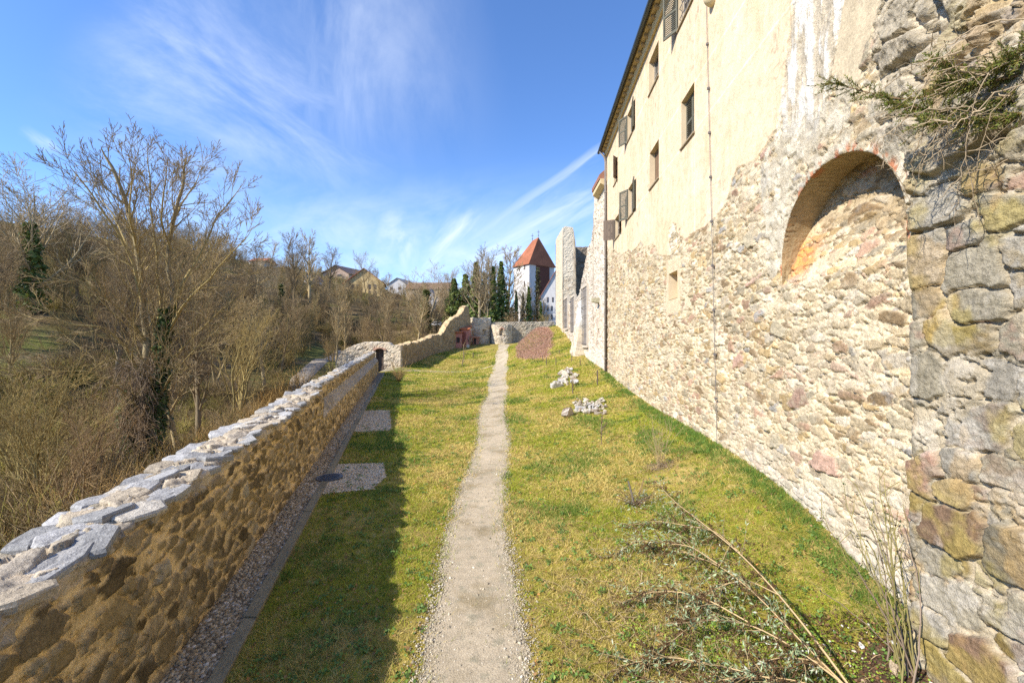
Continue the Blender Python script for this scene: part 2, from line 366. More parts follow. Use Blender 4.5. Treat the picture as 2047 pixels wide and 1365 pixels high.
# gravel strip along the garden wall + kerb + gravel patches
ys = np.concatenate([np.arange(-3, 39.2, .3)]); aa = np.linspace(0, 1, 4)
Xs = xin(ys)[:, None]-.05+aa*.52; Ys = np.repeat(ys[:, None], 4, 1)
bed_m = material('gravel_bed', (.20, .155, .095), .95, ((20, .3), (90, .35)), ((60, .8, .02),), second=[((.36, .29, .20), 70, .5, .62)])
structure(mesh('drain_gravel_bed', np.stack([Xs, Ys, gz(Xs, Ys)+.01], -1), grid_faces(len(ys), 4), bed_m, smooth=True), 'narrow gravel drain strip along the garden wall', 'gravel strip')
kb = MB(); y = -3.0; rr = random.Random(3)
kt = thing('kerb_edging', 'weathered stone kerb edging between drain gravel and lawn', 'kerb', (xin(18)+.55, 18, 0))
n_ = 0
while y < 38.8:
    y2 = y+.98; q = []
    c = np.array((.27, .235, .15))*rr.uniform(.8, 1.15); jz = rr.uniform(-.008, .01)
    for yy_, o in ((y+.006, .47), (y+.006, .615), (y2-.006, .615), (y2-.006, .47)): q.append((xin(yy_)+o, yy_, float(gz(xin(yy_)+o, yy_))))
    kb.prism([(a, b, c_-.15) for a, b, c_ in q], [(a, b, c_+.05+jz) for a, b, c_ in q], c)
    y = y2
kb.build('kerb_stones', M['stone'], kt, kt.location)
def patch(name, poly, label):
    pts = [hit(*q) for q in poly]; c = np.mean(pts, 0); ring = []
    n = len(pts)
    for k in range(n):
        for t in np.linspace(0, 1, 9)[:-1]:
            p = pts[k]*(1-t)+pts[(k+1) % n]*t; j = .17*(random.random()-.5); ring.append(p+(p-c)*j)
    vs_ = [c]; fs = []; m = len(ring)
    for sc_ in (.5, 1):
        for p in ring: q = c+(p-c)*sc_; vs_.append(q)
    vs_ = np.array(vs_); vs_[:, 2] = gz(vs_[:, 0], vs_[:, 1])+.014
    f3 = [(0, 1+k, 1+(k+1) % m) for k in range(m)]; f4 = [(1+k, 1+m+k, 1+m+(k+1) % m, 1+(k+1) % m) for k in range(m)]
    structure(mesh(name, vs_, f3, patch_m, f2=f4, smooth=True), label, 'gravel patch'); return pts
patch_m = material('patch_gravel', (.50, .41, .28), .95, ((15, .2), (80, .4)), ((70, .8, .02),), second=[((.16, .12, .07), 60, .52, .62)])
PA = patch('gravel_patch', [(618, 992), (745, 980), (770, 955), (766, 927), (668, 930)], 'gravel patch on the lawn with a round manhole cover')
PB = patch('gravel_patch', [(686, 866), (740, 863), (781, 861), (779, 821), (716, 822)], 'gravel patch on the lawn farther along, without a cover')
# mulch bed under the shrubs at the foot of the buttress
def bed(name, poly, mat_, label, dz=.016):
    pts = np.array(poly, float); c = pts.mean(0); ring = []
    for k in range(len(pts)):
        for t in np.linspace(0, 1, 8)[:-1]:
            p = pts[k]*(1-t)+pts[(k+1) % len(pts)]*t; ring.append(p+(p-c)*.16*(random.random()-.5))
    ring = np.array(ring); vs_ = np.concatenate([[c], c+(ring-c)*.4, c+(ring-c)*.7, ring]); m = len(ring)
    z = gz(vs_[:, 0], vs_[:, 1])+dz; f3 = [(0, 1+k, 1+(k+1) % m) for k in range(m)]
    f4 = [(1+r*m+k, 1+(r+1)*m+k, 1+(r+1)*m+(k+1) % m, 1+r*m+(k+1) % m) for r in range(2) for k in range(m)]
    return structure(mesh(name, np.c_[vs_, z], f3, mat_, f2=f4, smooth=True), label, 'bed')
mulch_m = material('mulch', (.095, .055, .03), .95, ((12, .35), (60, .4)), ((40, .9, .03),), second=[((.20, .13, .08), 50, .55, .66)])
bed('mulch_bed', [(2.9, 3.0), (4.15, 2.9), (4.2, 4.4), (3.7, 4.45), (3.2, 4.0)], mulch_m, 'dark bark mulch bed at the foot of the buttress')

# ------------------------------------------------------------------ hillside beyond the garden wall
TP = []
def tp(px, py, Y, dz=0): q = P(px, py, Y); TP.append((q[0], q[1], q[2]+dz))
for Y in (-20, -5, 4, 10, 18, 26, 34): TP.append((xin(Y)-1.2, Y, -1.6)); TP.append((xin(Y)-6, Y, -2.3))
LANE3 = np.array([P(575, 795, 30), P(600, 752, 40), P(640, 724, 50), P(668, 710, 58), P(690, 704, 68), P(705, 702, 78)]); LANE = LANE3[:, :2]; TP += [tuple(q) for q in LANE3[1:]]+[(q[0]-3, q[1], q[2]-.2) for q in LANE3[1:]]
TP += [(-15.7, 18, -2.1), (-22, 12, -2.4), (-25, 22, -1.6), (-22, 30, -1.2), (-40, 0, -2), (-40, 15, -.5), (-30, -25, -3), (-80, -30, 8)]
for q in ((0, 690, 30), (0, 560, 50), (0, 478, 78), (300, 565, 70), (300, 645, 45), (300, 505, 105), (470, 600, 75), (600, 600, 92), (600, 562, 135), (600, 676, 62), (750, 640, 92), (700, 583, 135), (700, 560, 180), (850, 640, 110), (850, 600, 165), (800, 588, 190), (950, 650, 90), (1000, 640, 110)): tp(*q)
TP += [(0, 75, 3.4), (8, 75, 4), (8, 100, 5), (30, 100, 8), (60, 60, 4), (60, 0, 0), (60, -30, 0), (20, 180, 16), (100, 180, 14), (-200, 60, 40), (-200, 200, 48), (-100, 260, 36), (0, 300, 26), (120, 300, 24), (-200, -60, 24), (20, -40, 0), (-10, 66, 2.4), (-14, 80, 4)]
tz_ = tps(TP, .01)
def tz(x, y):
    x = np.asarray(x, float); y = np.asarray(y, float)
    z = tz_(x, y)+.9*(fbm(x*.12, y*.12, 4, 77)-.5)*np.clip((-x-10)/20, .15, 1)*1.6
    ins = (x > ledge(y)-.9) & (y < 64) & (y > -8)
    return np.where(ins, np.minimum(z, gz_(x, np.clip(y, -4, 64))-1.2), z)
def axis(a, b, mid, fine, coarse):
    r = [mid]
    while r[-1] < b: r.append(r[-1]+fine+abs(r[-1]-mid)*coarse)
    l = [mid]
    while l[-1] > a: l.append(l[-1]-fine-abs(l[-1]-mid)*coarse)
    return np.array(l[::-1][:-1]+r)
xa = axis(-260, 260, -14, .45, .035); ya = axis(-70, 420, 25, .5, .03)
Xt, Yt = np.meshgrid(xa, ya, indexing='ij'); Zt = tz(Xt, Yt)
hill_m = material('hillside_ground', (.125, .088, .042), .97, ((.05, .2), (.5, .3), (3, .3), (14, .3)), ((5, .8, .2),),
                  second=[((.135, .135, .035), .06, .50, .62), ((.20, .145, .08), .35, .54, .68), ((.07, .085, .025), .9, .58, .7)], spec=.1)
structure(mesh('hillside', np.stack([Xt, Yt, Zt], -1), grid_faces(len(xa), len(ya)), hill_m, smooth=True), 'brown and green wooded hillside rising beyond the garden wall', 'hill')
def thit(px, py, lo=30, hi=260):
    Ys = np.linspace(lo, hi, 900); p = np.stack([(px-CX)/F*Ys, Ys, H-(py-CY)/F*Ys], -1); d = p[:, 2]-tz(p[:, 0], p[:, 1]); k = np.argmax(d < 0)
    return p[k] if d[k] < 0 else p[-1]
# lane outside the gateway
c_ = LANE; tt = np.linspace(0, 5, 60)
lx = np.interp(tt, range(6), c_[:, 0]); ly = np.interp(tt, range(6), c_[:, 1]); aa = np.linspace(-1.2, 1.2, 6)
Xl = lx[:, None]+aa; Yl = ly[:, None]+aa*.15
Zl = tz(lx, ly)[:, None]+.15+0*aa; Zl[:, 0] -= .5; Zl[:, -1] -= .5
lane_m = material('lane_gravel', (.30, .25, .19), .95, ((1, .15), (8, .2)))
structure(mesh('valley_lane', np.stack([Xl, Yl, Zl], -1), grid_faces(60, 6), lane_m, smooth=True), 'grey gravel lane outside the gateway below the woods', 'lane')
# ------------------------------------------------------------------ masonry
RUB = [(.36, (.52, .415, .26)), (.18, (.41, .345, .235)), (.09, (.44, .285, .19)), (.10, (.30, .21, .115)), (.10, (.60, .52, .39)), (.13, (.48, .345, .17)), (.04, (.36, .335, .295))]
MORT = np.array((.68, .565, .385))
def stone_layer(s, t, a, b, seed, pal, mort, pro=.035, bury=.25, wv=.4, joint=(.03, .13), warp=.12, tilt=.02, jit=.75, rough=.010, p=3.0, chink=True, flush=.44):
    ws = s+warp*a*2*(fbm(s/a*1.1, t/b*1.1, 2, seed+90)-.5)*2+.10*a*(fbm(s/a*5, t/b*5, 2, seed+92)-.5); wt = t+warp*b*2*(fbm(s/a*1.1+9, t/b*1.1, 2, seed+91)-.5)*2+.16*b*(fbm(s/a*5, t/b*4, 2, seed+93)-.5)
    q = stones(ws, wt, a, b, seed, jit, wv, p); r = q['r']; m = sst(joint[0], joint[1], q['e']+.06*(fbm(s*19, t*19, 3, seed+4)-.5))
    m = m*np.where(r[2] < bury, sst(.48, .66, fbm(s*6, t*8, 3, seed+6)), 1)
    h = m*pro*(.45+.9*r[1])+m*tilt*((r[3]-.5)*q['ds']+(r[4]-.5)*q['dt'])*2
    mc = mort*(.80+.40*fbm(s*3, t*3, 4, seed+12))[..., None]*(.90+.2*fbm(s*26, t*26, 2, seed+13))[..., None]
    c = pick(r[0], pal)*(.74+.48*r[5])[..., None]; c = mix(c, pick((r[0]*7.3+.31) % 1, pal), .55*sst(.45, .7, fbm(s*9+r[1]*9, t*12, 3, seed+14)))
    if chink:                                              # small stones packed into the joints
        k = stones(ws*1.0+.03*(fbm(s*20, t*20, 2, seed+21)-.5), wt, a*.36, b*.42, seed+50, .8, .5, p); km = sst(.08, .22, k['e'])*(k['r'][2] < .62)*(m < .25)
        h = h+km*pro*(.25+.5*k['r'][1]); c = np.where((km > m)[..., None], pick(k['r'][0], pal)*(.75+.5*k['r'][5])[..., None], c); m = np.maximum(m, km*.85)
    hm = pro*1.05*sst(1-flush-.12, 1-flush+.22, fbm(s*1.7, t*2.1, 3, seed+15))      # mortar smeared level with the stones here and there
    cov = sst(.006, -.004, h-hm-.012*(fbm(s*24, t*24, 3, seed+16)-.35)); h = np.maximum(h, hm*.92); m = m*(1-.9*cov)
    g = fbm(s*13, t*17, 4, seed+7); h = h+rough*(np.abs(g-.5)*4-.45)*(.35+.65*m)+.016*(fbm(s*2.2, t*2.2, 3, seed+8)-.5)
    pit = sst(.60, .70, fbm(s*11, t*21, 3, seed+17))*(1-m); h = h-pro*.9*pit
    c = c*(.80+.40*fbm(s*16, t*20, 4, seed+9))[..., None]*(.88+.24*fbm(s*45, t*45, 2, seed+18))[..., None]
    return h, mix(mc, c, m), m, q
def px_of(X, Y, Z): return CX+F*X/Y, CY-F*(Z-H)/Y
WN = np.array((-1, K, 0))/math.hypot(1, K)            # outward normal of the house front
def WP(Y, z, o=0.0): return np.array((wx(Y), Y, z))+WN*o
BO = (wx(14), 14, 1.0)
house = thing('castle_house', 'tall cream plastered castle house with rubble base, shuttered windows and blind brick arch', 'building', BO)

# windows: (Y0, Y1, z0, z1, kind)
WIN = [(11.1, 12.08, 8.66, 9.95, 'louvre_closed'), (11.1, 12.35, 12.2, 13.5, 'louvre_open_bars'), (14.3, 15.5, 12.12, 13.3, 'deep'), (18.1, 19.1, 12.1, 13.3, 'louvre_open'),
       (14.27, 15.4, 8.69, 9.97, 'wood'), (17.95, 18.95, 8.66, 9.95, 'louvre_open'), (21.35, 22.4, 11.35, 12.45, 'small'), (20.85, 22.1, 8.46, 9.5, 'board_open'), (12.42, 13.23, 4.48, 5.28, 'niche')]
ARC, ARZ, ARR, ARB = 6.0, 4.55, 1.21, 4.12            # blind arch: middle, springing, radius, foot
def niche_depth(z): return .52*np.clip((z-ARB)/1.15, 0, 1)**.8
pxs = np.concatenate([np.arange(1211.5, 1300, 1.0), np.arange(1300, 1560, 1.3), np.arange(1560, 1850, 1.15), np.arange(1850, 2000, 8)])
Yc = list(wY(pxs)); zl = list(np.arange(-.5, 5.2, .017))+list(np.arange(5.2, 8.0, .024))+list(np.arange(8.0, 14.3, .07))
for a, b, c, d, k in WIN: Yc += [a, b]; zl += [c, d]
def clean(v, e):
    v = np.sort(np.array(v)); keep = np.ones(len(v), bool); fixed = set(round(x, 5) for w in WIN for x in w[:4])
    for k in range(1, len(v)):
        if v[k]-v[k-1] < e*(v[k] if e < .001 else 1):
            if round(v[k], 5) in fixed: keep[k-1] = round(v[k-1], 5) in fixed
            else: keep[k] = False
    return v[keep]
Yc = clean(Yc, .0004)[::-1]; zl = clean(zl, .006)
YY, ZZ = np.meshgrid(Yc, zl, indexing='ij')
def snap_arch(Y, Z):
    """True inside the blind arch"""
    return ((np.abs(Y-ARC) < ARR) & (Z >= ARB) & (Z < ARZ)) | ((Z >= ARZ) & ((Y-ARC)**2+(Z-ARZ)**2 < ARR**2))
PLASTER = [(1150, -900), (1150, 470), (1218, 497), (1232, 503), (1245, 509), (1256, 500), (1266, 503), (1275, 494), (1283, 482), (1290, 494), (1300, 491), (1304, 488), (1311, 493), (1316, 506), (1328, 512), (1340, 512), (1352, 500), (1362, 472), (1372, 477), (1395, 463), (1425, 441), (1440, 425), (1455, 405), (1463, 370), (1475, 335), (1495, 328), (1516, 318), (1528, 300), (1545, 276), (1560, 238), (1568, 180), (1578, 100), (1590, 0), (1600, -900)]
GREYP = [(1700, -900), (1692, 0), (1668, 148), (1690, 158), (1722, 166), (1742, 90), (1768, 0), (1785, -900)]
RENDER = [(1520, 330), (1562, 250), (1620, 200), (1680, 150), (1740, 160), (1800, 200), (1850, 260), (1850, 420), (1800, 400), (1740, 330), (1690, 300), (1625, 350), (1590, 420), (1570, 520), (1545, 560), (1535, 470)]
def house_surface(Y, Z, seed=1):
    """height above the wall plane and colour at wall points"""
    X = wx(Y); px, py = px_of(X, Y, Z); s = Y; t = Z
    nx = 10*(fbm(Y*3, Z*3, 4, 201)-.5); ny = 10*(fbm(Y*3+7, Z*3, 4, 202)-.5)
    h, c, m, q = stone_layer(s, t, .275, .122, seed, RUB, MORT, pro=.038, bury=.26, wv=.62, warp=.12, tilt=.014, p=3.6)
    hb, cb, mb, qb = stone_layer(s, t, .46, .27, seed+400, [(.4, (.46, .30, .22)), (.4, (.47, .40, .27)), (.2, (.42, .40, .36))], MORT, pro=.05, bury=.0, wv=.3)
    big = (qb['r'][4] < .05)*(mb > .5)*(Y < 9); h = np.where(big, hb+.008, h); c = np.where(big[..., None], cb, c)
    # pits and washed out joints
    pit = sst(.66, .74, fbm(Y*9, Z*15, 3, 210))*(1-m); h = h-.012*pit
    # lime-washed, paler band at the foot of the wall and paler weathering
    low = sst(1.1, .0, Z-np.interp(Y, [4, 5.67, 6.87, 9.65, 17, 24], [.1, .49, .72, .91, .96, 1.4]))*sst(11, 6, Y)
    c = mix(c, (.60, .535, .43), np.clip(low*(.25+1.1*fbm(Y*3, Z*5, 4, 214))-.12, 0, .85))
    wash = sst(.55, .7, fbm(Y*.9, Z*1.1, 4, 215)); c = mix(c, (.58, .49, .36), .35*wash)
    # smooth grey render round the arch
    rm = pip(px+nx*1.5, py+ny*1.5, RENDER)
    rm = rm*sst(.30, .42, fbm(Y*4, Z*4, 4, 220)); rn = fbm(Y*6, Z*6, 5, 221)
    rc = mix((.50, .43, .31), (.62, .55, .42), sst(.35, .65, rn)); rc = mix(rc, (.40, .37, .31), .6*sst(.55, .7, fbm(Y*2, Z*2, 4, 222)))
    h = np.where(rm > .5, .030+.02*(rn-.5)*2-.03*sst(.62, .7, fbm(Y*11, Z*11, 3, 223)), h); c = mix(c, rc, rm)
    # rock-like rubble high on the near side
    rock = sst(1742, 1772, px+nx*2+(py-100)*.05)*sst(330, 240, py-.0*px+ny)
    hr, cr, mr_, qr = stone_layer(s, t, .55, .42, seed+700, [(.5, (.44, .38, .28)), (.3, (.38, .33, .25)), (.2, (.50, .42, .30))], np.array((.55, .47, .34)), pro=.10, bury=.1, wv=.5, tilt=.10, rough=.03, warp=.2, p=4)
    h = h*(1-rock)+hr*rock; c = mix(c, cr, rock)
    # lime streaks between plaster and rubble
    sm = sst(1552, 1585, px+nx+(py-150)*.12)*sst(1706, 1680, px+nx+(py)*.22)*sst(300, 190, py+ny*3)
    st = fbm(Y*9, Z*1.6, 4, 230); sc = mix((.50, .43, .32), (.72, .68, .60), sst(.40, .52, st+.08*(fbm(Y*30, Z*8, 3, 231)-.5)))
    h = h*(1-sm)+sm*(.025-.03*sst(.62, .5, st)*0+.016*(fbm(Y*14, Z*7, 4, 232)-.5)*2-.03*sst(.42, .34, st)); c = mix(c, sc, sm)
    dr_ = np.sqrt((Y-ARC)**2+np.maximum(Z-ARZ, 0)**2)-ARR; h = np.where((np.abs(dr_) < .06) & (Z > ARB-.1), np.maximum(h, .016), h)
    g = pip(px+nx*.6, py+ny*.6, GREYP)*1.0
    gc = mix((.50, .41, .27), (.58, .48, .33), fbm(Y*7, Z*1.2, 4, 233)); h = h*(1-g)+g*(.03+.01*(fbm(Y*4, Z*4, 4, 234)-.5)); c = mix(c, gc, g)
    # cream plaster
    p = pip(px+nx*.5, py+ny*.5, PLASTER)*1.0; c = c*.94
    pc = mix((.675, .512, .335), (.715, .555, .375), fbm(Y*1.2, Z*.8, 4, 240)); pc = mix(pc, (.58, .425, .25), .5*sst(.5, .75, fbm(Y*3.5, Z*.9, 5, 241)))
    pc = mix(pc, (.72, .62, .46), .4*sst(.55, .75, fbm(Y*.7, Z*1.1, 4, 242))*sst(11, 7, Z))
    pc = pc*(.95+.1*fbm(Y*12, Z*12, 3, 243))[..., None]
    for (a_, b_, c__, d__, k__) in WIN[:8]:                     # rain streaks below the sills, grime under the eaves
        st_ = (Y > a_-.05) & (Y < b_+.05) & (Z < c__) & (Z > c__-2.2); pc = mix(pc, (.46, .36, .22), st_*.55*sst(.50, .66, fbm(Y*14, Z*.7, 3, 251))*np.clip(1-(c__-Z)/2.2, 0, 1))
    pc = mix(pc, (.42, .33, .20), .5*sst(12.6, 13.9, Z)*sst(.42, .62, fbm(Y*7, Z*.5, 4, 252)))
    crk = sst(.012, .004, np.abs(fbm(Y*1.1, Z*1.1, 4, 253)-.5))*sst(.52, .6, fbm(Y*.6, Z*.6, 2, 254)); pc = mix(pc, (.30, .23, .15), crk*.55)
    ph = .040+.012*(fbm(Y*.9, Z*.9, 3, 244)-.5)+.006*(fbm(Y*6, Z*6, 3, 245)-.5)
    # broken spot above the small niche: plaster with bare stones
    bare = np.exp(-(((px-1350)/15)**2+((py-475)/40)**2))*(fbm(Y*5, Z*5, 3, 246)+.25) > .45
    p = np.where(bare, 0, p); h = np.where(bare, h-.01, h)
    c = np.where(bare[..., None] & (m < .5)[..., None], np.array((.74, .64, .48)), c)
    h = h*(1-p)+ph*p; c = mix(c, pc, p)
    # plaster frame round the small niche
    nf = sst(.30, .22, np.maximum(np.abs(Y-12.83)-.40, np.abs(Z-4.86)*.8-.40)+.12*(fbm(Y*5, Z*5, 3, 247)-.5))
    c = mix(c, (.63, .505, .335), nf*.9); h = h*(1-nf)+.03*nf
    # red brick showing at the arris of the arch
    dist = np.sqrt((Y-ARC)**2+np.maximum(Z-ARZ, 0)**2)-ARR; ar = sst(.17, .02, dist)*(dist > -.03)*(Z > ARZ-.25)*sst(.60, .66, fbm(Y*9, Z*5, 3, 250)+.07*sst(6.3, 5.9, Y)*sst(5.1, 5.4, Y))
    c = mix(c, (.47, .17, .075), np.clip(ar, 0, 1)*.85); h = h-.004*np.clip(ar, 0, 1)
    al = np.clip(1-.75*np.maximum(p, g), .2, 1)
    return h, np.concatenate([c, al[..., None]], -1)
hh, cc = house_surface(YY, ZZ)
ins = snap_arch(YY, ZZ)
f_in = ins[:-1, :-1] & ins[1:, :-1] & ins[1:, 1:] & ins[:-1, 1:]; f_any = ins[:-1, :-1] | ins[1:, :-1] | ins[1:, 1:] | ins[:-1, 1:]
keep = ~f_in
ym = (YY[:-1, :-1]+YY[1:, 1:])/2; zm = (ZZ[:-1, :-1]+ZZ[1:, 1:])/2
for a, b, c, d, k in WIN: keep &= ~((ym > a) & (ym < b) & (zm > c) & (zm < d))
# pull the inside points of cut cells onto the arch line
cut = f_any & ~f_in; tch = np.zeros(ins.shape, bool)
for di in (0, 1):
    for dj in (0, 1): tch[di:ins.shape[0]-1+di, dj:ins.shape[1]-1+dj] |= cut
sel = tch & ins; Y2, Z2 = YY.copy(), ZZ.copy()
up = sel & (ZZ >= ARZ); rr_ = np.sqrt((YY-ARC)**2+(ZZ-ARZ)**2)+1e-9
Y2[up] = (ARC+(YY-ARC)/rr_*ARR)[up]; Z2[up] = (ARZ+(ZZ-ARZ)/rr_*ARR)[up]
lo_ = sel & (ZZ < ARZ); side = lo_ & (ARR-np.abs(YY-ARC) < .09); Y2[side] = (ARC+np.sign(YY-ARC)*ARR)[side]
# keep the surface flat right at the window openings so frames sit cleanly
hh[sel] = .012
pos = np.stack([wx(Y2), Y2, Z2], -1)+WN*hh[..., None]
allf = grid_faces(*YY.shape).reshape(YY.shape[0]-1, YY.shape[1]-1, 4)
mesh('wall', pos, allf[keep], M['stone'], cc.reshape(-1, 4), True, house, BO)
# back of the blind arch and its soffit
Yb, Zb = np.meshgrid(np.linspace(4.6, 7.32, 170), np.arange(ARB-.03, 5.80, .018), indexing='ij')
h_, c_, m_, q_ = stone_layer(Yb, Zb, .275, .122, 1, RUB, MORT, pro=.038, bury=.26, wv=.62, warp=.12, tilt=.014, p=3.6)
hf, cf = house_surface(Yb, Zb)
blend = sst(ARB, ARB+.1, Zb); h_ = hf*(1-blend)+(h_+.02)*blend; c_ = mix(cf[..., :3], c_, blend)
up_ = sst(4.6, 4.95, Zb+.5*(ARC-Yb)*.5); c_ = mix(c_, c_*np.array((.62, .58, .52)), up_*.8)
px, py = px_of(wx(Yb)+.4, Yb, Zb); orange = np.exp(-(((px-1622)/34)**2+((py-515)/38)**2))*sst(.38, .55, fbm(Yb*7, Zb*9, 4, 260)+.1)
c_ = mix(c_, mix((.66, .33, .10), (.62, .24, .10), sst(.4, .6, fbm(Yb*9, Zb*20, 3, 261))), np.clip(orange*1.5, 0, .95))
inn = (np.abs(Yb-ARC) < ARR+.05) & (((Zb < ARZ)) | ((Yb-ARC)**2+(Zb-ARZ)**2 < (ARR+.05)**2))
kf = inn[:-1, :-1] | inn[1:, 1:]
pb = np.stack([wx(Yb), Yb, Zb], -1)+WN*(h_-niche_depth(Zb))[..., None]
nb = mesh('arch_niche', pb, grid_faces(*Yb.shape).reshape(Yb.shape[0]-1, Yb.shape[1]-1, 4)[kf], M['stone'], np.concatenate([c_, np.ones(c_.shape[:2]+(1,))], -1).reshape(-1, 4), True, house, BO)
arcL = math.pi*ARR; LT = np.concatenate([np.linspace(-(ARZ-ARB), 0, 26)[:-1], np.linspace(0, arcL, 190), np.linspace(0, ARZ-ARB, 26)[1:]+arcL]); D_ = np.linspace(0, 1, 26)
L2, D2 = np.meshgrid(LT, D_, indexing='ij'); th = np.clip(L2/ARR, 0, math.pi)
ys_ = ARC+ARR*np.cos(th); zs_ = ARZ+ARR*np.sin(th)+np.where(L2 < 0, L2, np.where(L2 > arcL, arcL-L2, 0))
dep = niche_depth(zs_)*D2+.03*D2; br = fbm(L2*9, D2*2.5, 4, 270); ln = np.abs(((L2/.085+.5*(fbm(L2*4, D2*3, 3, 271)))) % 1-.5)
inw = .012*sst(.36, .48, ln)*sst(.4, .6, br)+.02*(fbm(L2*4, D2*4, 4, 272)-.5)
oc = -.05*(D2 < .001)
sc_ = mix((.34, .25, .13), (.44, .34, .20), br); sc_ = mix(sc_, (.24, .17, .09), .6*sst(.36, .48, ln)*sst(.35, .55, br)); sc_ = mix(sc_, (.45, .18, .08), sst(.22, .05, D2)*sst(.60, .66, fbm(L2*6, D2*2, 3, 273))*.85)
ps = np.stack([wx(ys_), ys_+inw*np.cos(th), zs_+inw*np.sin(th)], -1)+WN*(-dep+(.022*(D2 == 0)))[..., None]
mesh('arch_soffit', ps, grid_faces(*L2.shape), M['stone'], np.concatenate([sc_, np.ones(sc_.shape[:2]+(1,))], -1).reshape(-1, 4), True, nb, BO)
# buttress of big blocks at the near end: return face, then front
EDGE = 4.22
ss = np.concatenate([np.linspace(-.62, 0, 30)[:-1], np.arange(0, 1.7, .0125), np.arange(1.7, 5.2, .03)]); tz2 = np.arange(-.6, 7.8, .014)
S2, T2 = np.meshgrid(ss, tz2, indexing='ij'); Yp2 = EDGE-np.maximum(S2, 0)
PIL = [(.26, (.32, .28, .20)), (.16, (.35, .315, .25)), (.14, (.36, .27, .135)), (.10, (.225, .145, .09)), (.16, (.27, .235, .165)), (.10, (.40, .36, .29)), (.08, (.36, .225, .16))]
h1, c1_, m1, q1 = stone_layer(S2*1.0, T2, .50, .335, 501, PIL, np.array((.50, .42, .29)), pro=.065, bury=.10, wv=.42, joint=(.03, .10), warp=.045, tilt=.03, jit=.62, rough=.012, p=6, flush=.42)
h3, c3, m3, q3 = stone_layer(S2, T2, .70, .50, 777, [(.4, (.42, .36, .26)), (.3, (.37, .30, .23)), (.3, (.48, .42, .30))], np.array((.50, .43, .31)), pro=.12, bury=.05, wv=.5, joint=(.02, .12), warp=.20, tilt=.14, jit=.85, rough=.035, p=4)
hi_ = sst(4.3, 5.0, T2+.3*(fbm(S2*2, T2*2, 3, 511)-.5)); h1 = h1*(1-hi_)+h3*hi_; c1_ = mix(c1_, c3, hi_)
moss = sst(.54, .66, fbm(S2*2.2, T2*2.4, 5, 512))*m1; c1_ = mix(c1_, (.40, .31, .075), moss*.55*(1-hi_*.5))
rustl = sst(.60, .68, fbm(S2*3.5, T2*2, 4, 513)); c1_ = mix(c1_, (.55, .35, .13), rustl*.35)
limy = sst(.56, .66, fbm(S2*5+3, T2*3, 5, 514))*sst(4.4, 3.0, T2); c1_ = mix(c1_, (.72, .66, .56), limy*.25)
pro_ = .45*(1-sst(4.55, 6.3, T2)*.72)
ed = .05*(fbm(T2*3, T2*0+2, 3, 515)-.5)+sst(4.5, 6.4, T2)*.10*(fbm(T2*2.2, T2*0, 3, 516)-.5)*2
wob = 1-sst(0, .06, S2)*0
edge_round = .03*np.exp(-np.maximum(S2, 0)/.03)
outp = np.where(S2 < 0, pro_*(1+S2/.62)-.3*(-S2/.62)**3, pro_)
px3 = np.stack([wx(Yp2), Yp2+np.where(S2 < 0, ed+h1*.6, ed*np.exp(-np.maximum(S2, 0)/.25)), T2], -1)+WN*(outp+np.where(S2 < 0, 0, h1-edge_round))[..., None]
mesh('buttress', px3, grid_faces(*S2.shape), M['stone'], np.concatenate([c1_*.86, np.ones(c1_.shape[:2]+(1,))], -1).reshape(-1, 4), True, house, BO)

# eaves, roof and far end
EZ = 13.95
e = MB(); Ya, Yz = -2.0, 24.55
def WQ3(Y, z, o): return tuple(WP(Y, z, o))
e.hexa([WQ3(Ya, EZ, -.1), WQ3(Ya, EZ+.12, .34), WQ3(Yz, EZ+.12, .34), WQ3(Yz, EZ, -.1), WQ3(Ya, EZ+.35, -.1), WQ3(Ya, EZ+.22, .36), WQ3(Yz, EZ+.22, .36), WQ3(Yz, EZ+.35, -.1)], (.50, .38, .20))
e.hexa([WQ3(Ya, EZ-.16, -.05), WQ3(Ya, EZ-.16, .13), WQ3(Yz, EZ-.16, .13), WQ3(Yz, EZ-.16, -.05), WQ3(Ya, EZ+.02, -.05), WQ3(Ya, EZ+.02, .2), WQ3(Yz, EZ+.02, .2), WQ3(Yz, EZ+.02, -.05)], (.60, .47, .26))
for k in range(60):
    y = Ya+.3+k*.44; e.hexa([WQ3(y, EZ-.06, .13), WQ3(y, EZ+.03, .31), WQ3(y+.12, EZ+.03, .31), WQ3(y+.12, EZ-.06, .13), WQ3(y, EZ+.10, .13), WQ3(y, EZ+.125, .31), WQ3(y+.12, EZ+.125, .31), WQ3(y+.12, EZ+.10, .13)], (.34, .25, .14))
e.build('eaves', M['wood'], house, BO)
rf = MB(); rt = []
rf.hexa([WQ3(Ya, EZ+.24, .40), WQ3(Yz+.2, EZ+.24, .40), WQ3(Yz+.2, EZ+5.2, -6), WQ3(Ya, EZ+5.2, -6), WQ3(Ya, EZ+.34, .40), WQ3(Yz+.2, EZ+.34, .40), WQ3(Yz+.2, EZ+5.35, -6), WQ3(Ya, EZ+5.35, -6)], (.25, .10, .06))
rf.build('roof', M['tile'], house, BO)
gt = MB(); gt.tube([WQ3(Ya, EZ+.20, .47), WQ3(Yz+.25, EZ+.20, .47)], .085, 10, (.05, .06, .055)); gt.build('gutter', material('gutter_metal', None, .45, ((5, .2),), spec=.5), house, BO, True)
eb = MB(); eb.box((wx(24.5)+.12, 24.35, .5), (wx(24.5)+9, 24.6, EZ+.3), (.60, .50, .33)); eb.prism([WQ3(24.62, EZ+.2, .1), WQ3(24.62, EZ+5.0, -5.9), WQ3(24.62, EZ+.2, -9)], [WQ3(24.4, EZ+.2, .1), WQ3(24.4, EZ+5.0, -5.9), WQ3(24.4, EZ+.2, -9)], (.6, .5, .33))
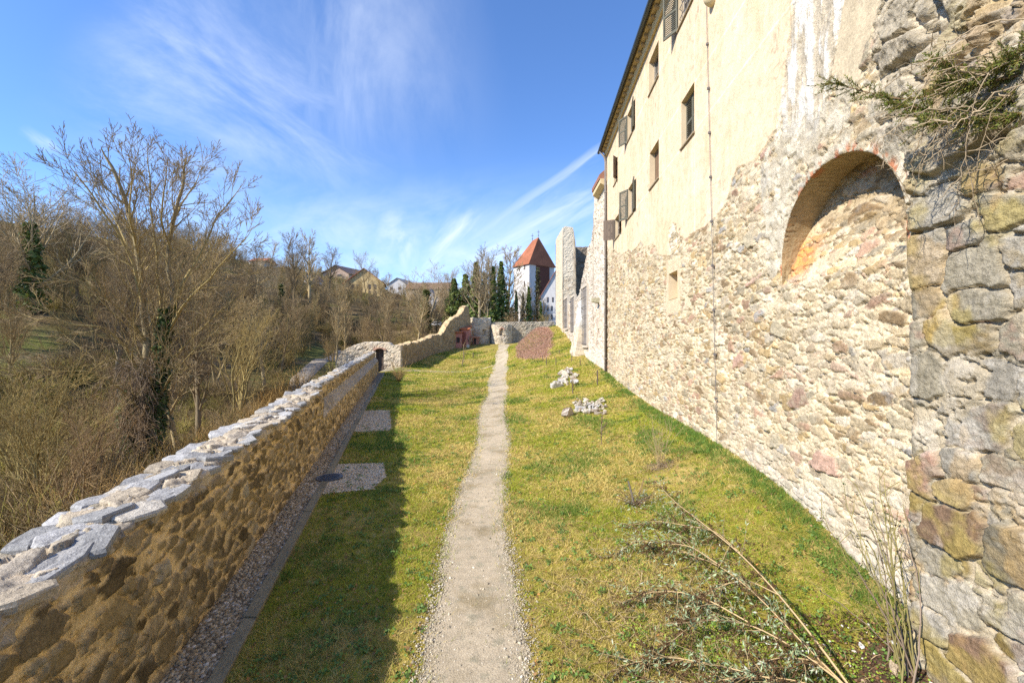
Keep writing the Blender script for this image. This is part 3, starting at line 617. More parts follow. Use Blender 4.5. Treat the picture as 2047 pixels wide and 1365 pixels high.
eb.build('end_wall', M['farstone'], house, BO)
dp = MB(); b0 = WP(24.42, 1.3, .14); dp.tube([b0, WP(24.42, EZ-.5, .14), WP(24.42, EZ-.2, .2), WP(24.42, EZ+.12, .45)], .062, 8, (.2, .18, .16)); 
for z in np.arange(2.2, 13.5, 1.9): dp.tube([WP(24.42, z, .14), WP(24.42, z+.06, .14)], .085, 8)
dp.build('downpipe', M['zinc'], house, BO, True)
cb = MB(); pts = [WQ(1418-.1*k*0+(22*k/30), 0+885*k/30) for k in range(31)]; pts = [WP(wY(1413), 14.0, .1)]+[p+WN*.075 for p in pts]
cb.tube(pts, .0075, 5, (.2, .16, .12))
for k in range(1, 31, 3): q = pts[k]; cb.box(q-.025, q+.025, (.22, .16, .12))
cb.build('lightning_cable', M['iron'], house, BO)
# small cream hood high on the wall
hd = MB(); c0 = WQ(1430, 0); vs_ = []; fs_ = []
for i in range(9):
    a_ = math.pi/2*i/8
    for k in range(13):
        b_ = math.pi*k/12; r_ = .19*math.cos(a_); vs_.append(c0+np.array((0, r_*math.cos(b_)*1.0, -.22*math.sin(a_)+.08))+WN*(r_*math.sin(b_)*1.25+.03))
for i in range(8):
    for k in range(12): fs_.append((i*13+k, i*13+k+1, (i+1)*13+k+1, (i+1)*13+k))
hd.add(vs_, fs_, (.70, .58, .36))
top = [c0+np.array((0, .19*math.cos(math.pi*k/12), .08))+WN*(.19*math.sin(math.pi*k/12)*1.25+.03) for k in range(13)]
hd.prism(top, [p+np.array((0, 0, .5)) for p in top], (.70, .58, .36)); hd.build('wall_hood', M['attr'], house, BO, True)

# windows
CREAM = (.63, .505, .335)
def pane_colour(): return (.05, .055, .06)
def leaf(parent, Y0, Y1, z0, z1, hinge, ang, kind, col, out0=.045):
    """one shutter leaf; hinge at Y=hinge, turned ang from lying flat on the wall"""
    w = abs(Y1-Y0); sg = 1 if Y1 > Y0 else -1; b = MB(); ca, sa = math.cos(ang), math.sin(ang)
    def q(a, z, d): return WP(hinge+sg*(a*ca-0*d), z, out0+a*sa+d*ca)-np.array((0, sg*d*sa, 0))
    def bx(a0, a1, za, zb, d0, d1, c): b.hexa([q(a0, za, d0), q(a1, za, d0), q(a1, za, d1), q(a0, za, d1), q(a0, zb, d0), q(a1, zb, d0), q(a1, zb, d1), q(a0, zb, d1)], c)
    c2 = np.array(col)
    if kind == 'louvre':
        fr = .055
        bx(0, fr, z0, z1, 0, .04, c2); bx(w-fr, w, z0, z1, 0, .04, c2); bx(fr, w-fr, z0, z0+.07, 0, .04, c2); bx(fr, w-fr, z1-.07, z1, 0, .04, c2); bx(fr, w-fr, (z0+z1)/2-.03, (z0+z1)/2+.03, 0, .038, c2)
        n = 20
        for k in range(n):
            z = z0+.07+(z1-z0-.14)*(k+.5)/n
            b.hexa([q(fr, z-.02, .004), q(w-fr, z-.02, .004), q(w-fr, z-.026, .036), q(fr, z-.026, .036), q(fr, z+.022, .004), q(w-fr, z+.022, .004), q(w-fr, z-.016, .036), q(fr, z-.016, .036)], c2*.95)
    else:
        n = 4
        for k in range(n): bx(w*k/n+.004, w*(k+1)/n-.004, z0, z1, .006+.002*(k % 2), .03, c2*(.85+.1*k))
        for za in (z0+.12, z1-.2): bx(.0, w, za, za+.09, -.022, .004, c2*.8)
        b.hexa([q(.02, z0+.21, -.02), q(.12, z0+.21, -.02), q(.12, z0+.21, .003), q(.02, z0+.21, .003), q(w-.12, z1-.2, -.02), q(w-.02, z1-.2, -.02), q(w-.02, z1-.2, .003), q(w-.12, z1-.2, .003)], c2*.8)
    return b.build('shutter', M['wood'], parent, BO)
LV = (.125, .12, .09); BD = (.15, .115, .09)
for a, b, c, d, kind in WIN:
    dp_ = {'niche': .5, 'deep': .2, 'wood': .2}.get(kind, .16)
    m_ = MB(); cr = np.array(CREAM)*.97
    def quad(p): m_.add(p, [(0, 1, 2, 3)], cr)
    o0 = .043
    n2 = 6
    for (p, q_) in (((a, c), (a, d)), ((a, d), (b, d)), ((b, d), (b, c)), ((b, c), (a, c))):
        spl = -.0
        quad([WP(p[0], p[1], o0), WP(q_[0], q_[1], o0), WP(q_[0], q_[1], -dp_), WP(p[0], p[1], -dp_)])
    if kind == 'niche': quad([WP(a, c, -dp_), WP(b, c, -dp_), WP(b, d, -dp_), WP(a, d, -dp_)])
    w_ = m_.build('niche' if kind == 'niche' else 'window', M['attr'], house, BO)
    if kind == 'niche': continue
    fr = MB(); fc = np.array((.20, .15, .10)) if kind in ('wood', 'small') else np.array((.34, .30, .24)); z_ = -dp_+.03; ft = .06
    def fb(y0, y1, z0, z1, i0, i1, c=fc): fr.hexa([WP(y0, z0, i0), WP(y1, z0, i0), WP(y1, z0, i1), WP(y0, z0, i1), WP(y0, z1, i0), WP(y1, z1, i0), WP(y1, z1, i1), WP(y0, z1, i1)], c)
    fb(a, a+ft, c, d, z_-.03, z_+.03); fb(b-ft, b, c, d, z_-.03, z_+.03); fb(a+ft, b-ft, c, c+ft, z_-.03, z_+.03); fb(a+ft, b-ft, d-ft, d, z_-.03, z_+.03); fb((a+b)/2-.035, (a+b)/2+.035, c+ft, d-ft, z_-.028, z_+.035)
    if kind != 'wood':
        for zz in ((c+d)/2, ): fb(a+ft, (a+b)/2-.035, zz-.02, zz+.02, z_-.02, z_+.02); fb((a+b)/2+.035, b-ft, zz-.02, zz+.02, z_-.02, z_+.02)
    fr.build('frame', M['wood'], w_, BO)
    pn = MB(); pn.add([WP(a+.03, c+.03, z_-.012), WP(b-.03, c+.03, z_-.012), WP(b-.03, d-.03, z_-.012), WP(a+.03, d-.03, z_-.012)], [(0, 1, 2, 3)], (.19, .12, .07))
    if kind == 'wood':
        for k in range(8): y0 = a+.06+(b-a-.12)*k/8; pn.hexa([WP(y0+.004, c+.06, z_-.01), WP(y0+(b-a-.12)/8-.004, c+.06, z_-.01), WP(y0+(b-a-.12)/8-.004, c+.06, z_+.012), WP(y0+.004, c+.06, z_+.012), WP(y0+.004, d-.06, z_-.01), WP(y0+(b-a-.12)/8-.004, d-.06, z_-.01), WP(y0+(b-a-.12)/8-.004, d-.06, z_+.012), WP(y0+.004, d-.06, z_+.012)], np.array((.20, .125, .075))*(.85+.05*(k % 4)))
    pn.build('wooden_panel' if kind == 'wood' else 'pane', M['wood'] if kind == 'wood' else M['glass'], w_, BO)
    sl_ = MB(); sl_.hexa([WP(a-.04, c-.055, -.12), WP(b+.04, c-.055, -.12), WP(b+.04, c-.055, .09), WP(a-.04, c-.055, .09), WP(a-.04, c+.006, -.12), WP(b+.04, c+.006, -.12), WP(b+.04, c-.012, .09), WP(a-.04, c-.012, .09)], (.30, .24, .16)); sl_.build('sill', M['attr'], w_, BO)
    hw = (b-a)/2
    if kind == 'louvre_closed':
        leaf(w_, 0, hw-.01, c+.03, d-.03, a+.005, 0, 'louvre', LV, -.13); leaf(w_, hw-.01, 0, c+.03, d-.03, b-.005, 0, 'louvre', LV, -.13)
    elif kind in ('louvre_open', 'louvre_open_bars'):
        leaf(w_, 0, .52, c-.02, d, b, math.radians(32), 'louvre', LV)
        leaf(w_, .52, 0, c-.02, d, a, math.radians(8 if kind == 'louvre_open' else 3), 'louvre', np.array(LV)*.95)
        if kind == 'louvre_open_bars':
            g = MB()
            for k in range(1, 6): y = a+(b-a)*k/6; g.tube([WP(y, c, .0), WP(y, d, .0)], .011, 5)
            for z in (c+.3, c+.6, c+.9): g.tube([WP(a, z, .0), WP(b, z, .0)], .010, 5)
            g.build('window_bars', M['iron'], w_, BO)
    elif kind == 'board_open':
        leaf(w_, 0, .58, c, d, b, math.radians(72), 'board', BD); leaf(w_, .5, 0, c, d, a, math.radians(12), 'board', np.array(BD)*1.05)
    elif kind == 'small':
        leaf(w_, .45, 0, c, d, a+.2, math.radians(40), 'board', np.array(BD)*.9, -.02)
# ------------------------------------------------------------------ garden wall
def sheet_normals(p):
    a = np.gradient(p, axis=0); b = np.gradient(p, axis=1); n = np.cross(a, b); return n/(np.linalg.norm(n, axis=-1, keepdims=True)+1e-9)
def sm1(a, n):
    k = np.ones(n)/n; return np.convolve(np.pad(a, (n//2, n-1-n//2), 'edge'), k, 'valid')
ys = [-2.5]
while ys[-1] < 39.0: ys.append(ys[-1]+max(.011, .0036*abs(ys[-1])))
ys = np.array(ys); ns = len(ys)
STEP = 12.1
zb_ = gz(xin(ys), ys)-.12; zt_ = 1.615+.0158*ys+.05*(fbm(ys*.6, ys*0, 3, 300)-.5)
near = ys < STEP
# profile: (offset inwards from the inner face, height) with two shapes, same number of stops
def prof(k):
    zt = zt_[k]; zb = zb_[k]
    if near[k]: return [(0, zb), (0, zt-.55), (0, zt-.28), (-.02, zt-.015), (-.30, zt+.045), (-.60, zt-.02), (-.68, zt-.10), (-.70, zt-.9)]
    return [(0, zb), (0, zt-.85), (-.02, zt-.80), (-.26, zt-.42), (-.27, zt-.02), (-.45, zt+.03), (-.68, zt-.03), (-.70, zt-.9)]
NT_ = [62, 10, 12, 14, 20, 20, 8, 8]
nd = np.array([v for v in (46, 12, 14, 16, 16, 7, 8)])
tt = [0.0]
for n_ in nd:
    k0 = int(tt[-1]); tt += list(k0+np.arange(1, n_+1)/n_)
tt = np.array(tt); prf = np.array([prof(k) for k in range(ns)])           # ns x 8 x 2
k_ = np.minimum(tt.astype(int), 6); fr_ = tt-k_
O_ = prf[:, k_, 0]*(1-fr_)+prf[:, k_+1, 0]*fr_; Z_ = prf[:, k_, 1]*(1-fr_)+prf[:, k_+1, 1]*fr_
DL = np.array((-.255, 1.0))/math.hypot(.255, 1); NL = np.array((DL[1], -DL[0]))   # along / towards the lawn
S_ = ys[:, None]*math.hypot(.255, 1)+0*O_
Xw = xin(ys)[:, None]+O_*NL[0]; Yw = ys[:, None]+O_*NL[1]
p_ = np.stack([Xw, Yw, Z_], -1); nrm = -sheet_normals(p_)
if nrm[ns//2, 5, 0] < 0: nrm = -nrm
arc = np.concatenate([np.zeros((ns, 1)), np.cumsum(np.linalg.norm(np.diff(p_, axis=1), axis=-1), axis=1)], 1)
jg = .9*(np.floor(6*fbm(S_*2.2, S_*0+.3, 2, 309))/6-.45)+.5*(fbm(S_*7, S_*0+7, 2, 310)-.5)
top = np.where(near[:, None], sst(2.62, 2.72, tt[None]+jg), sst(3.82, 3.9, tt[None]+.5*jg))
FACE = [(.28, (.28, .205, .10)), (.24, (.36, .275, .16)), (.2, (.21, .16, .09)), (.16, (.13, .095, .05)), (.12, (.37, .31, .21))]
CAP = [(.42, (.40, .385, .36)), (.24, (.30, .29, .27)), (.24, (.46, .38, .27)), (.10, (.50, .45, .37))]
h1, c1_, m1, q1 = stone_layer(S_, arc, .235, .15, 31, FACE, np.array((.78, .57, .29)), pro=.032, bury=.08, wv=.6, joint=(.15, .175), warp=.13, tilt=.03, p=3.0, chink=False, flush=.16)
h2_, c2_, m2, q2 = stone_layer(S_+.35*arc, arc-zt_[:, None], .30, .16, 61, [(.6, (.50, .41, .29)), (.4, (.40, .34, .26))], np.array((.56, .45, .31)), pro=.022, bury=.12, wv=.6, joint=(.03, .08), warp=.10, tilt=.055, jit=.9, rough=.012, p=2.4, chink=False, flush=.26)
led = np.where(near[:, None], 0, sst(1.7, 2.0, tt)[None]*sst(3.1, 2.9, tt)[None])
h = h1*(1-top)+h2_*top; c = mix(mix(c1_, c2_, top), (.40, .37, .33), led*.7)
lich = sst(.60, .70, fbm(S_*2.5, arc*3, 4, 305))*top; c = mix(c, (.44, .39, .25), lich*.25)
moist = sst(.48, .66, fbm(S_*.9, arc*1.6, 4, 306))*(1-top); c = mix(c, (.16, .108, .035), moist*.18)
p_ = p_+nrm*h[..., None]
gw = thing('garden_wall', 'low rubble garden wall with pale slab coping along the left of the lawn', 'wall', (xin(10), 10, 0))
f_ = grid_faces(ns, len(tt)).reshape(ns-1, len(tt)-1, 4); iscap = (top[:-1, :-1]+top[1:, 1:])/2 > .5
col = np.concatenate([c, np.ones(c.shape[:2]+(1,))], -1).reshape(-1, 4)
def subset(name, msk, parent, origin, pos, col, fgrid, mat):
    f = fgrid[msk]; u, inv = np.unique(f, return_inverse=True); return mesh(name, pos.reshape(-1, 3)[u], inv.reshape(-1, 4), mat, col[u], True, parent, origin)
subset('wall_face', ~iscap, gw, gw.location, p_, col, f_, M['stone']); subset('coping', iscap, gw, gw.location, p_, col, f_, M['stone'])

def sheet_up(p): return np.abs(sheet_normals(p)[..., 2]) > .55
slabs = MB(); rs = np.random.default_rng(63); sY = -2.0
while sY < 38.6:
    far_ = sY >= STEP-.15; rows = 2 if far_ else 3; o_a, o_b = (-.25, -.70) if far_ else (.035, -.70); wr = (o_b-o_a)/rows; adv = rs.uniform(.26, .46)
    for r_ in range(rows):
        if rs.random() < .10: continue
        yc = sY+rs.uniform(-.10, .10); oc_ = o_a+wr*(r_+.5)+rs.normal(0, .02); L_ = adv*rs.uniform(.50, .74); B_ = abs(wr)*rs.uniform(.48, .66); th_ = rs.normal(0, .28)
        kk = int(np.clip(np.searchsorted(ys, yc), 0, ns-1)); zt = zt_[kk]; u_ = (oc_-o_a)/(o_b-o_a); zc = zt+.01+.045*math.sin(math.pi*np.clip(u_, 0, 1))+rs.uniform(-.012, .022); n_ = int(rs.integers(6, 10)); ang = np.sort(rs.uniform(0, 2*np.pi, n_)+0*1.0); ang = np.linspace(0, 2*np.pi, n_, endpoint=False)+rs.normal(0, .16, n_)
        rad_ = rs.uniform(.82, 1.12, n_); px_, po_ = np.sign(np.cos(ang))*np.abs(np.cos(ang))**.75*rad_*L_, np.sign(np.sin(ang))*np.abs(np.sin(ang))**.75*rad_*B_
        s_, o_ = px_*math.cos(th_)-po_*math.sin(th_), px_*math.sin(th_)+po_*math.cos(th_); ts, to = rs.normal(0, .075), rs.normal(0, .10)+(.06 if r_ == 0 else 0); thk = rs.uniform(.045, .085)
        base_c = np.array(CAP[int(rs.choice(4, p=(.42, .24, .24, .10)))][1])*rs.uniform(.85, 1.15); ring_ = []
        for q_, dz in ((1.0, -thk), (1.03, -.016), (.93, 0.0), (.5, .006)):
            zz = zc+dz+ts*s_*q_+to*o_*q_+(rs.normal(0, .005, n_) if dz > -.02 else 0); oo = oc_+o_*q_; ss_ = yc+s_*q_/1.03
            ring_.append(np.stack([xin(ss_)+oo*NL[0], ss_+oo*NL[1], zz], -1))
        cen = np.mean(ring_[-1], 0); vv = np.concatenate(ring_+[[cen]]); ff = [(k*n_+j, k*n_+(j+1) % n_, (k+1)*n_+(j+1) % n_, (k+1)*n_+j) for k in range(3) for j in range(n_)]+[(3*n_+j, 3*n_+(j+1) % n_, 4*n_) for j in range(n_)]
        slabs.add(vv, ff, np.clip(base_c*rs.uniform(.92, 1.08, (len(vv), 1)), 0, 1))
    sY += adv
slabs.build('coping_slabs', M['stone'], gw, gw.location)
# ------------------------------------------------------------------ generic rough masonry sheet (for the farther walls)
FAR = [(.3, (.50, .43, .32)), (.2, (.42, .36, .27)), (.2, (.56, .49, .38)), (.15, (.38, .30, .21)), (.15, (.46, .38, .30))]
FM = np.array((.60, .50, .36))
def far_wall(name, pts, tops, thick, label, seed, base=None, root=None, step=.13, a=.42, b=.24, pal=FAR, mort=FM, pro=.07, jag=.16, ends=True, origin=None, holes=(), side=1, tint=(1, 1, 1), patchf=None):
    """pts: (x,y) line of the visible face; tops: (fraction along, z); face looks to the left of the line for side=-1, right for +1"""
    pts = np.array(pts, float); sg = np.r_[0, np.cumsum(np.linalg.norm(np.diff(pts, axis=0), axis=1))]; n = max(3, int(sg[-1]/step)); s = np.linspace(0, sg[-1], n)
    hs = sorted(set([v for hl in holes for v in (hl[0], hl[1])]))
    if hs: s = np.sort(np.r_[s, hs]); n = len(s)
    x = np.interp(s, sg, pts[:, 0]); y = np.interp(s, sg, pts[:, 1]); d = np.stack([np.gradient(x), np.gradient(y)], -1); d /= np.linalg.norm(d, axis=1, keepdims=True)
    nn = np.stack([d[:, 1], -d[:, 0]], -1)*side
    zb = (gz(x, y) if base is None else base(x, y))-.35; fr = np.array(tops); zt = np.interp(s/sg[-1], fr[:, 0], fr[:, 1])
    zt = zt+jag*(np.floor(5*fbm(s*1.1, s*0, 3, seed+1))/5-.45)*2+jag*.8*(fbm(s*3.1, s*0, 3, seed+2)-.5)
    nv = max(6, int((zt-zb).max()/step)); T = np.linspace(0, 1, nv)
    Z = zb[:, None]+(zt-zb)[:, None]*T
    if holes:
        zz = np.sort(np.r_[np.linspace(zb.min(), zt.max(), nv), [v for hl in holes for v in (hl[2], hl[3])]]); Z = np.minimum(np.maximum(zz[None], zb[:, None]), zt[:, None]); nv = len(zz)
    O = np.zeros_like(Z); ex = [(-.03, -.0), (-thick*.3, .05), (-thick*.7, .03), (-thick, -.10), (-thick, -.9)]
    Z = np.c_[Z, np.stack([zt+e[1] for e in ex], 1)]; O = np.c_[O, np.stack([np.full(n, e[0]) for e in ex], 1)]
    O[:, -1] = -thick; Z[:, -1] = zb
    pos = np.stack([x[:, None]+nn[:, 0:1]*O, y[:, None]+nn[:, 1:2]*O, Z], -1)
    arc = np.concatenate([np.zeros((n, 1)), np.cumsum(np.linalg.norm(np.diff(pos, axis=1), axis=-1), axis=1)], 1); S = s[:, None]+0*arc
    h, c, m, q = stone_layer(S, Z+O*.8, a, b, seed, pal, mort, pro=pro, bury=.2, wv=.5, warp=.14, tilt=.04, rough=.02)
    c = c*np.array(tint)
    if patchf: c = patchf(S, Z, pos, c)
    nr = sheet_normals(pos); w = (nr[..., 0]*nn[:, None, 0]+nr[..., 1]*nn[:, None, 1]); nr = np.where(w[n//2, 1] < 0, -nr, nr)
    pos = pos+nr*h[..., None]
    f = grid_faces(n, pos.shape[1]).reshape(n-1, pos.shape[1]-1, 4); k = np.ones(f.shape[:2], bool)
    sm_ = (S[:-1, :-1]+S[1:, 1:])/2; zm_ = (Z[:-1, :-1]+Z[1:, 1:])/2; om = (O[:-1, :-1]+O[1:, 1:])/2
    for hl in holes: k &= ~((sm_ > hl[0]) & (sm_ < hl[1]) & (zm_ > hl[2]) & (zm_ < hl[3]) & (om > -.01))
    ff = f[k]
    if ends:
        m_ = pos.shape[1]
        for e_, r_ in ((0, 1), (n-1, -1)):
            for q_ in range(m_//2-1): ff = np.r_[ff, [[e_*m_+q_, e_*m_+q_+1, e_*m_+m_-2-q_, e_*m_+m_-1-q_]]] if q_+1 < m_-2-q_ else ff
    org = pos[n//2, 0] if origin is None else origin
    col = np.concatenate([c, np.ones(c.shape[:2]+(1,))], -1).reshape(-1, 4)
    o = mesh(name, pos, ff, M['farstone'], col, False, root, org)
    if root is None: tag(o, label, 'wall')
    return o
# gateway wall across the end of the garden wall
YG = 44.0
def xg(px, Y=YG): return (px-CX)/F*Y
def zg(py, Y=YG): return H-(py-CY)/F*Y
x0, x1 = xg(668), xg(801); Lg = x1-x0
gt_ = thing('gateway_wall', 'rubble wall with a brick arched doorway beyond the end of the garden wall', 'wall', (xg(740), YG, .5))
d0, d1 = xg(751)-x0, xg(767)-x0
far_wall('wall_face', [(x0, YG+.4), (x1, YG)], [(0, zg(722)), (.06, zg(708)), (.18, zg(697)), (.30, zg(690)), (.45, zg(686)), (.55, zg(685)), (.83, zg(685)), (.86, zg(691)), (1, zg(691))], .7, '', 811, base=lambda x, y: x*0+.2, root=gt_, origin=gt_.location, step=.11, jag=.05, side=1, holes=[(d0, d1, 0, zg(697))])
br = MB(); cx_ = (xg(751)+xg(767))/2; hw = (d1-d0)/2
for k in range(11):
    a0, a1 = math.pi*k/11, math.pi*(k+1)/11
    def ap(a, r): return (cx_-math.cos(a)*r*1.05, zg(697)-.16+math.sin(a)*r*.45)
    q = [ap(a0, hw), ap(a1, hw), ap(a1, hw+.25), ap(a0, hw+.25)]
    br.prism([(a, YG-.1, b) for a, b in q], [(a, YG+.3, b) for a, b in q], np.array((.45, .27, .19))*random.uniform(.8, 1.15))
br.build('brick_arch', M['farstone'], gt_, gt_.location)
dr = MB(); dr.box((xg(751)-.05, YG+.45, .1), (xg(767)+.05, YG+.5, zg(694)), (.10, .075, .055))
for k in range(5): xx = xg(751)+(d1-d0)*k/5; dr.box((xx+.01, YG+.41, .2), (xx+(d1-d0)/5-.01, YG+.45, zg(696)), np.array((.13, .095, .07))*(.9+.05*(k % 3)))
dr.build('door', M['wood'], gt_, gt_.location)
# far wall rising in steps to the corner tower
q0, q1, q2 = np.array((xg(800), YG+.3)), np.array((xg(863, 54), 54.0)), np.array((xg(940, 63.5), 63.5))
def ZP(py, Y): return H-(py-CY)/F*Y
far_wall('stepped_wall', [q0, q1, q2], [(0, ZP(690, 44)), (.12, ZP(688, 47)), (.3, ZP(681, 50)), (.46, ZP(676, 54)), (.52, ZP(670, 55)), (.60, ZP(668, 57)), (.66, ZP(655, 58)), (.72, ZP(641, 59)), (.80, ZP(634, 60)), (.88, ZP(626, 61.5)), (.92, ZP(613, 62)), (.97, ZP(612, 63)), (.985, ZP(630, 63.5)), (1, ZP(632, 63.5))], .9, 'long ruined rubble wall climbing in steps to the round corner tower', 821, step=.13, jag=.22, side=1, patchf=lambda S, Z, p, c: c*np.array((.66, .57, .42))*np.where(sheet_up(p)[..., None], 1.55, 1))  # shade painted into the face colour, upward faces painted lighter as if sunlit
def cyl(name, c, r, z0, z1, a0, a1, seed, root=None, label='', origin=None, jag=.2, tint=(1, 1, 1), taper=0, step=.13, hole=None):
    n = int(abs(a1-a0)*r/step)+8; nv = int((z1-z0)/step)+4; A_ = np.linspace(a0, a1, n); T = np.linspace(0, 1, nv)
    zt = z1+jag*(np.floor(5*fbm(A_*r*1.1, A_*0, 3, seed))/5-.45)*2
    Z = z0+(zt-z0)[:, None]*T; rr = r*(1-taper*T)[None]+0*Z
    S = A_[:, None]*r+0*Z; h, co_, m, q = stone_layer(S, Z, .42, .25, seed, FAR, FM, pro=.07, bury=.2, wv=.5, tilt=.05, rough=.025)
    if hole: w_ = ((np.abs(S-hole[0]) < hole[2]) & (np.abs(Z-hole[1]) < hole[3])); h = np.where(w_, h-.4, h); co_ = np.where(w_[..., None], co_*.75, co_)
    rr = rr+h; p = np.stack([c[0]+np.cos(A_)[:, None]*rr, c[1]+np.sin(A_)[:, None]*rr, Z], -1)
    p = np.concatenate([p, np.stack([c[0]+np.cos(A_)*(r-.5), c[1]+np.sin(A_)*(r-.5), zt-.05], -1)[:, None], np.stack([c[0]+np.cos(A_)*(r-.55), c[1]+np.sin(A_)*(r-.55), zt*0+z0], -1)[:, None]], 1)
    co_ = np.concatenate([co_, co_[:, -1:], co_[:, -1:]], 1)*np.array(tint)
    o = mesh(name, p, grid_faces(n, nv+2), M['farstone'], np.concatenate([co_, np.ones(co_.shape[:2]+(1,))], -1).reshape(-1, 4), False, root, origin if origin is not None else (c[0], c[1], z0))
    if root is None: tag(o, label, 'tower')
    return o
zf = 2.4
ct = thing('corner_tower', 'taller ruined round corner tower joined to the stepped wall', 'tower', (xg(958, 64), 64, zf))
cyl('tower_shell', (xg(958, 65.5), 65.8), 1.75, zf-.2, ZP(634, 63.5), math.radians(170), math.radians(375), 831, ct, '', ct.location, hole=(math.radians(300)*1.75, ZP(664, 63.5), .28, .42))
ar_ = MB()
for a in (295, 300, 305): pass
q = MB(); q.box((xg(945, 62.9), 63.0, zf), (xg(957, 62.9), 63.6, ZP(674, 63)), (.40, .20, .14)); q.box((xg(942, 62.9), 62.8, ZP(675, 63)), (xg(959, 62.9), 63.7, ZP(672, 63)), (.46, .26, .18)); q.box((xg(947, 62.9), 62.96, zf), (xg(951.5, 62.9), 63.0, ZP(676, 63)), (.05, .04, .035)); q.build('low_doorway', M['farstone'], ct, ct.location)
t2 = thing('round_turret', 'lower ruined half-round turret with a bricked niche beside the path end', 'tower', (xg(1003, 63), 63, zf))
cyl('turret_shell', (xg(1003, 65), 65.0), 1.55, zf-.2, ZP(648, 63.5), math.radians(165), math.radians(375), 841, t2, '', t2.location, jag=.12, taper=.04, hole=(math.radians(268)*1.55, ZP(664, 63.5), .22, .55))
nb_ = MB()
for k in range(9):
    a0, a1 = math.pi*k/9, math.pi*(k+1)/9; ap = lambda a, r: (xg(1003.5, 63.3)-math.cos(a)*r*.8, ZP(660, 63.3)+math.sin(a)*r)
    qq = [ap(a0, .30), ap(a1, .30), ap(a1, .48), ap(a0, .48)]; nb_.prism([(a, 63.36, b) for a, b in qq], [(a, 63.6, b) for a, b in qq], np.array((.50, .30, .22))*random.uniform(.8, 1.2))
nb_.build('niche_arch', M['farstone'], t2, t2.location)
def streaks(S, Z, pos, c): return mix(c, (.22, .20, .17), .45*sst(.42, .62, fbm(S*2.2, Z*.25, 3, 905))*1.0)
far_wall('curtain_wall', [(xg(978, 65), 65.6), (xg(1020, 65), 65.2), (xg(1108, 66), 66)], [(0, ZP(645, 65)), (.3, ZP(645, 65)), (.6, ZP(644, 65)), (1, ZP(643, 66))], .9, 'grey streaked curtain wall closing the far end of the lawn', 851, step=.14, jag=.06, side=1, tint=(.72, .72, .72), patchf=streaks)
# two small red lean-to buildings against the stepped wall
def leanto(pxa, pxb, Y, pyt, pyr, label, win, dY=0):
    th_ = thing('lean_to', label, 'shed', (xg((pxa+pxb)/2, Y), Y, 2.0), 'red plastered lean-tos against the stepped wall')
    a, b = xg(pxa, Y), xg(pxb, Y); zt, zr = ZP(pyt, Y), ZP(pyr, Y); w = MB(); w.box((a, Y, 1.7), (b, Y+3, zt), (.46, .20, .155)); w.box((a-.04, Y-.05, 1.7), (b+.04, Y+3, 2.35), (.38, .17, .13)); w.build('wall', M['attr'], th_, th_.location)
    r = MB(); r.hexa([(a-.15, Y-.35, zt+.02), (b+.15, Y-.35, zt+.02), (b+.15, Y+3, zr+.0), (a-.15, Y+3, zr), (a-.15, Y-.35, zt+.14), (b+.15, Y-.35, zt+.14), (b+.15, Y+3, zr+.14), (a-.15, Y+3, zr+.14)], (.52, .17, .075)); r.build('tiled_roof', M['tile'], th_, th_.location)
    d = MB(); 
    if win: c = a+(b-a)*.62; z = zt-1.0; d.box((c-.22, Y-.06, z-.36), (c+.22, Y-.01, z+.36), (.05, .035, .03)); d.box((c-.27, Y-.04, z-.42), (c+.27, Y-.015, z-.36), (.3, .12, .1)); d.build('window', M['attr'], th_, th_.location)
    else: d.box((a+.12, Y-.06, 1.8), (a+(b-a)*.62, Y-.01, zt-.35), (.22, .085, .07)); d.build('door', M['wood'], th_, th_.location)
leanto(905.5, 922.5, 59.5, 665, 661, 'lower red lean-to with a small dark window under its tiles', True)
leanto(921.5, 937.5, 60.5, 658.5, 650.5, 'higher red lean-to with a plain front beside the corner tower', False)

# ------------------------------------------------------------------ ruined palace range beyond the downpipe
ru = thing('ruined_range', 'roofless ruined castle range with tall pier and barred windows beyond the downpipe', 'ruin', (5.5, 35, 2.5))
RX = 5.5
def ry(px): return F*RX/(px-CX)
RP = [(1213, 357), (1207, 372), (1190, 398), (1188, 460), (1181, 488), (1176, 500), (1170, 528), (1166, 556), (1160, 585), (1152, 600), (1144, 606), (1132, 604), (1122, 606)]
yy = [ry(a) for a, b in RP]; L = yy[-1]-24.4
tops = [(max(0, (y-24.4)/L), ZP(b, y)) for y, (a, b) in zip(yy, RP)]
tops = [(0, ZP(357, 24.8))]+tops[1:]
def ruin_col(S, Z, pos, c):
    Y = pos[..., 1]; px = CX+F*RX/Y; py = CY-F*(Z-H)/Y
    c = mix(c, (.62, .55, .46), .55*sst(.42, .6, fbm(Y*.5, Z*.5, 4, 861)))
    c = mix(c, (.50, .50, .48), .75*np.exp(-(((px-1168)/9)**2+((py-615)/50)**2)))
    c = mix(c, (.70, .60, .46), .5*sst(560, 500, py)*sst(.3, .6, fbm(Y*.7, Z*.6, 4, 862)))
    return .86*mix(c, (.66, .60, .50), .5*sst(690, 712, py+10*fbm(Y, Z, 3, 863))*sst(1150, 1175, px))
far_wall('range_wall', [(RX, 24.55), (RX, yy[-1])], tops, 1.1, '', 861, base=lambda x, y: gz(x, y)-.3, root=ru, origin=ru.location, step=.085, a=.34, b=.2, jag=.20, side=-1, patchf=ruin_col, pal=[(.3, (.56, .47, .36)), (.2, (.48, .41, .32)), (.2, (.62, .54, .44)), (.15, (.44, .34, .25)), (.15, (.52, .40, .32))], mort=np.array((.66, .57, .44)))
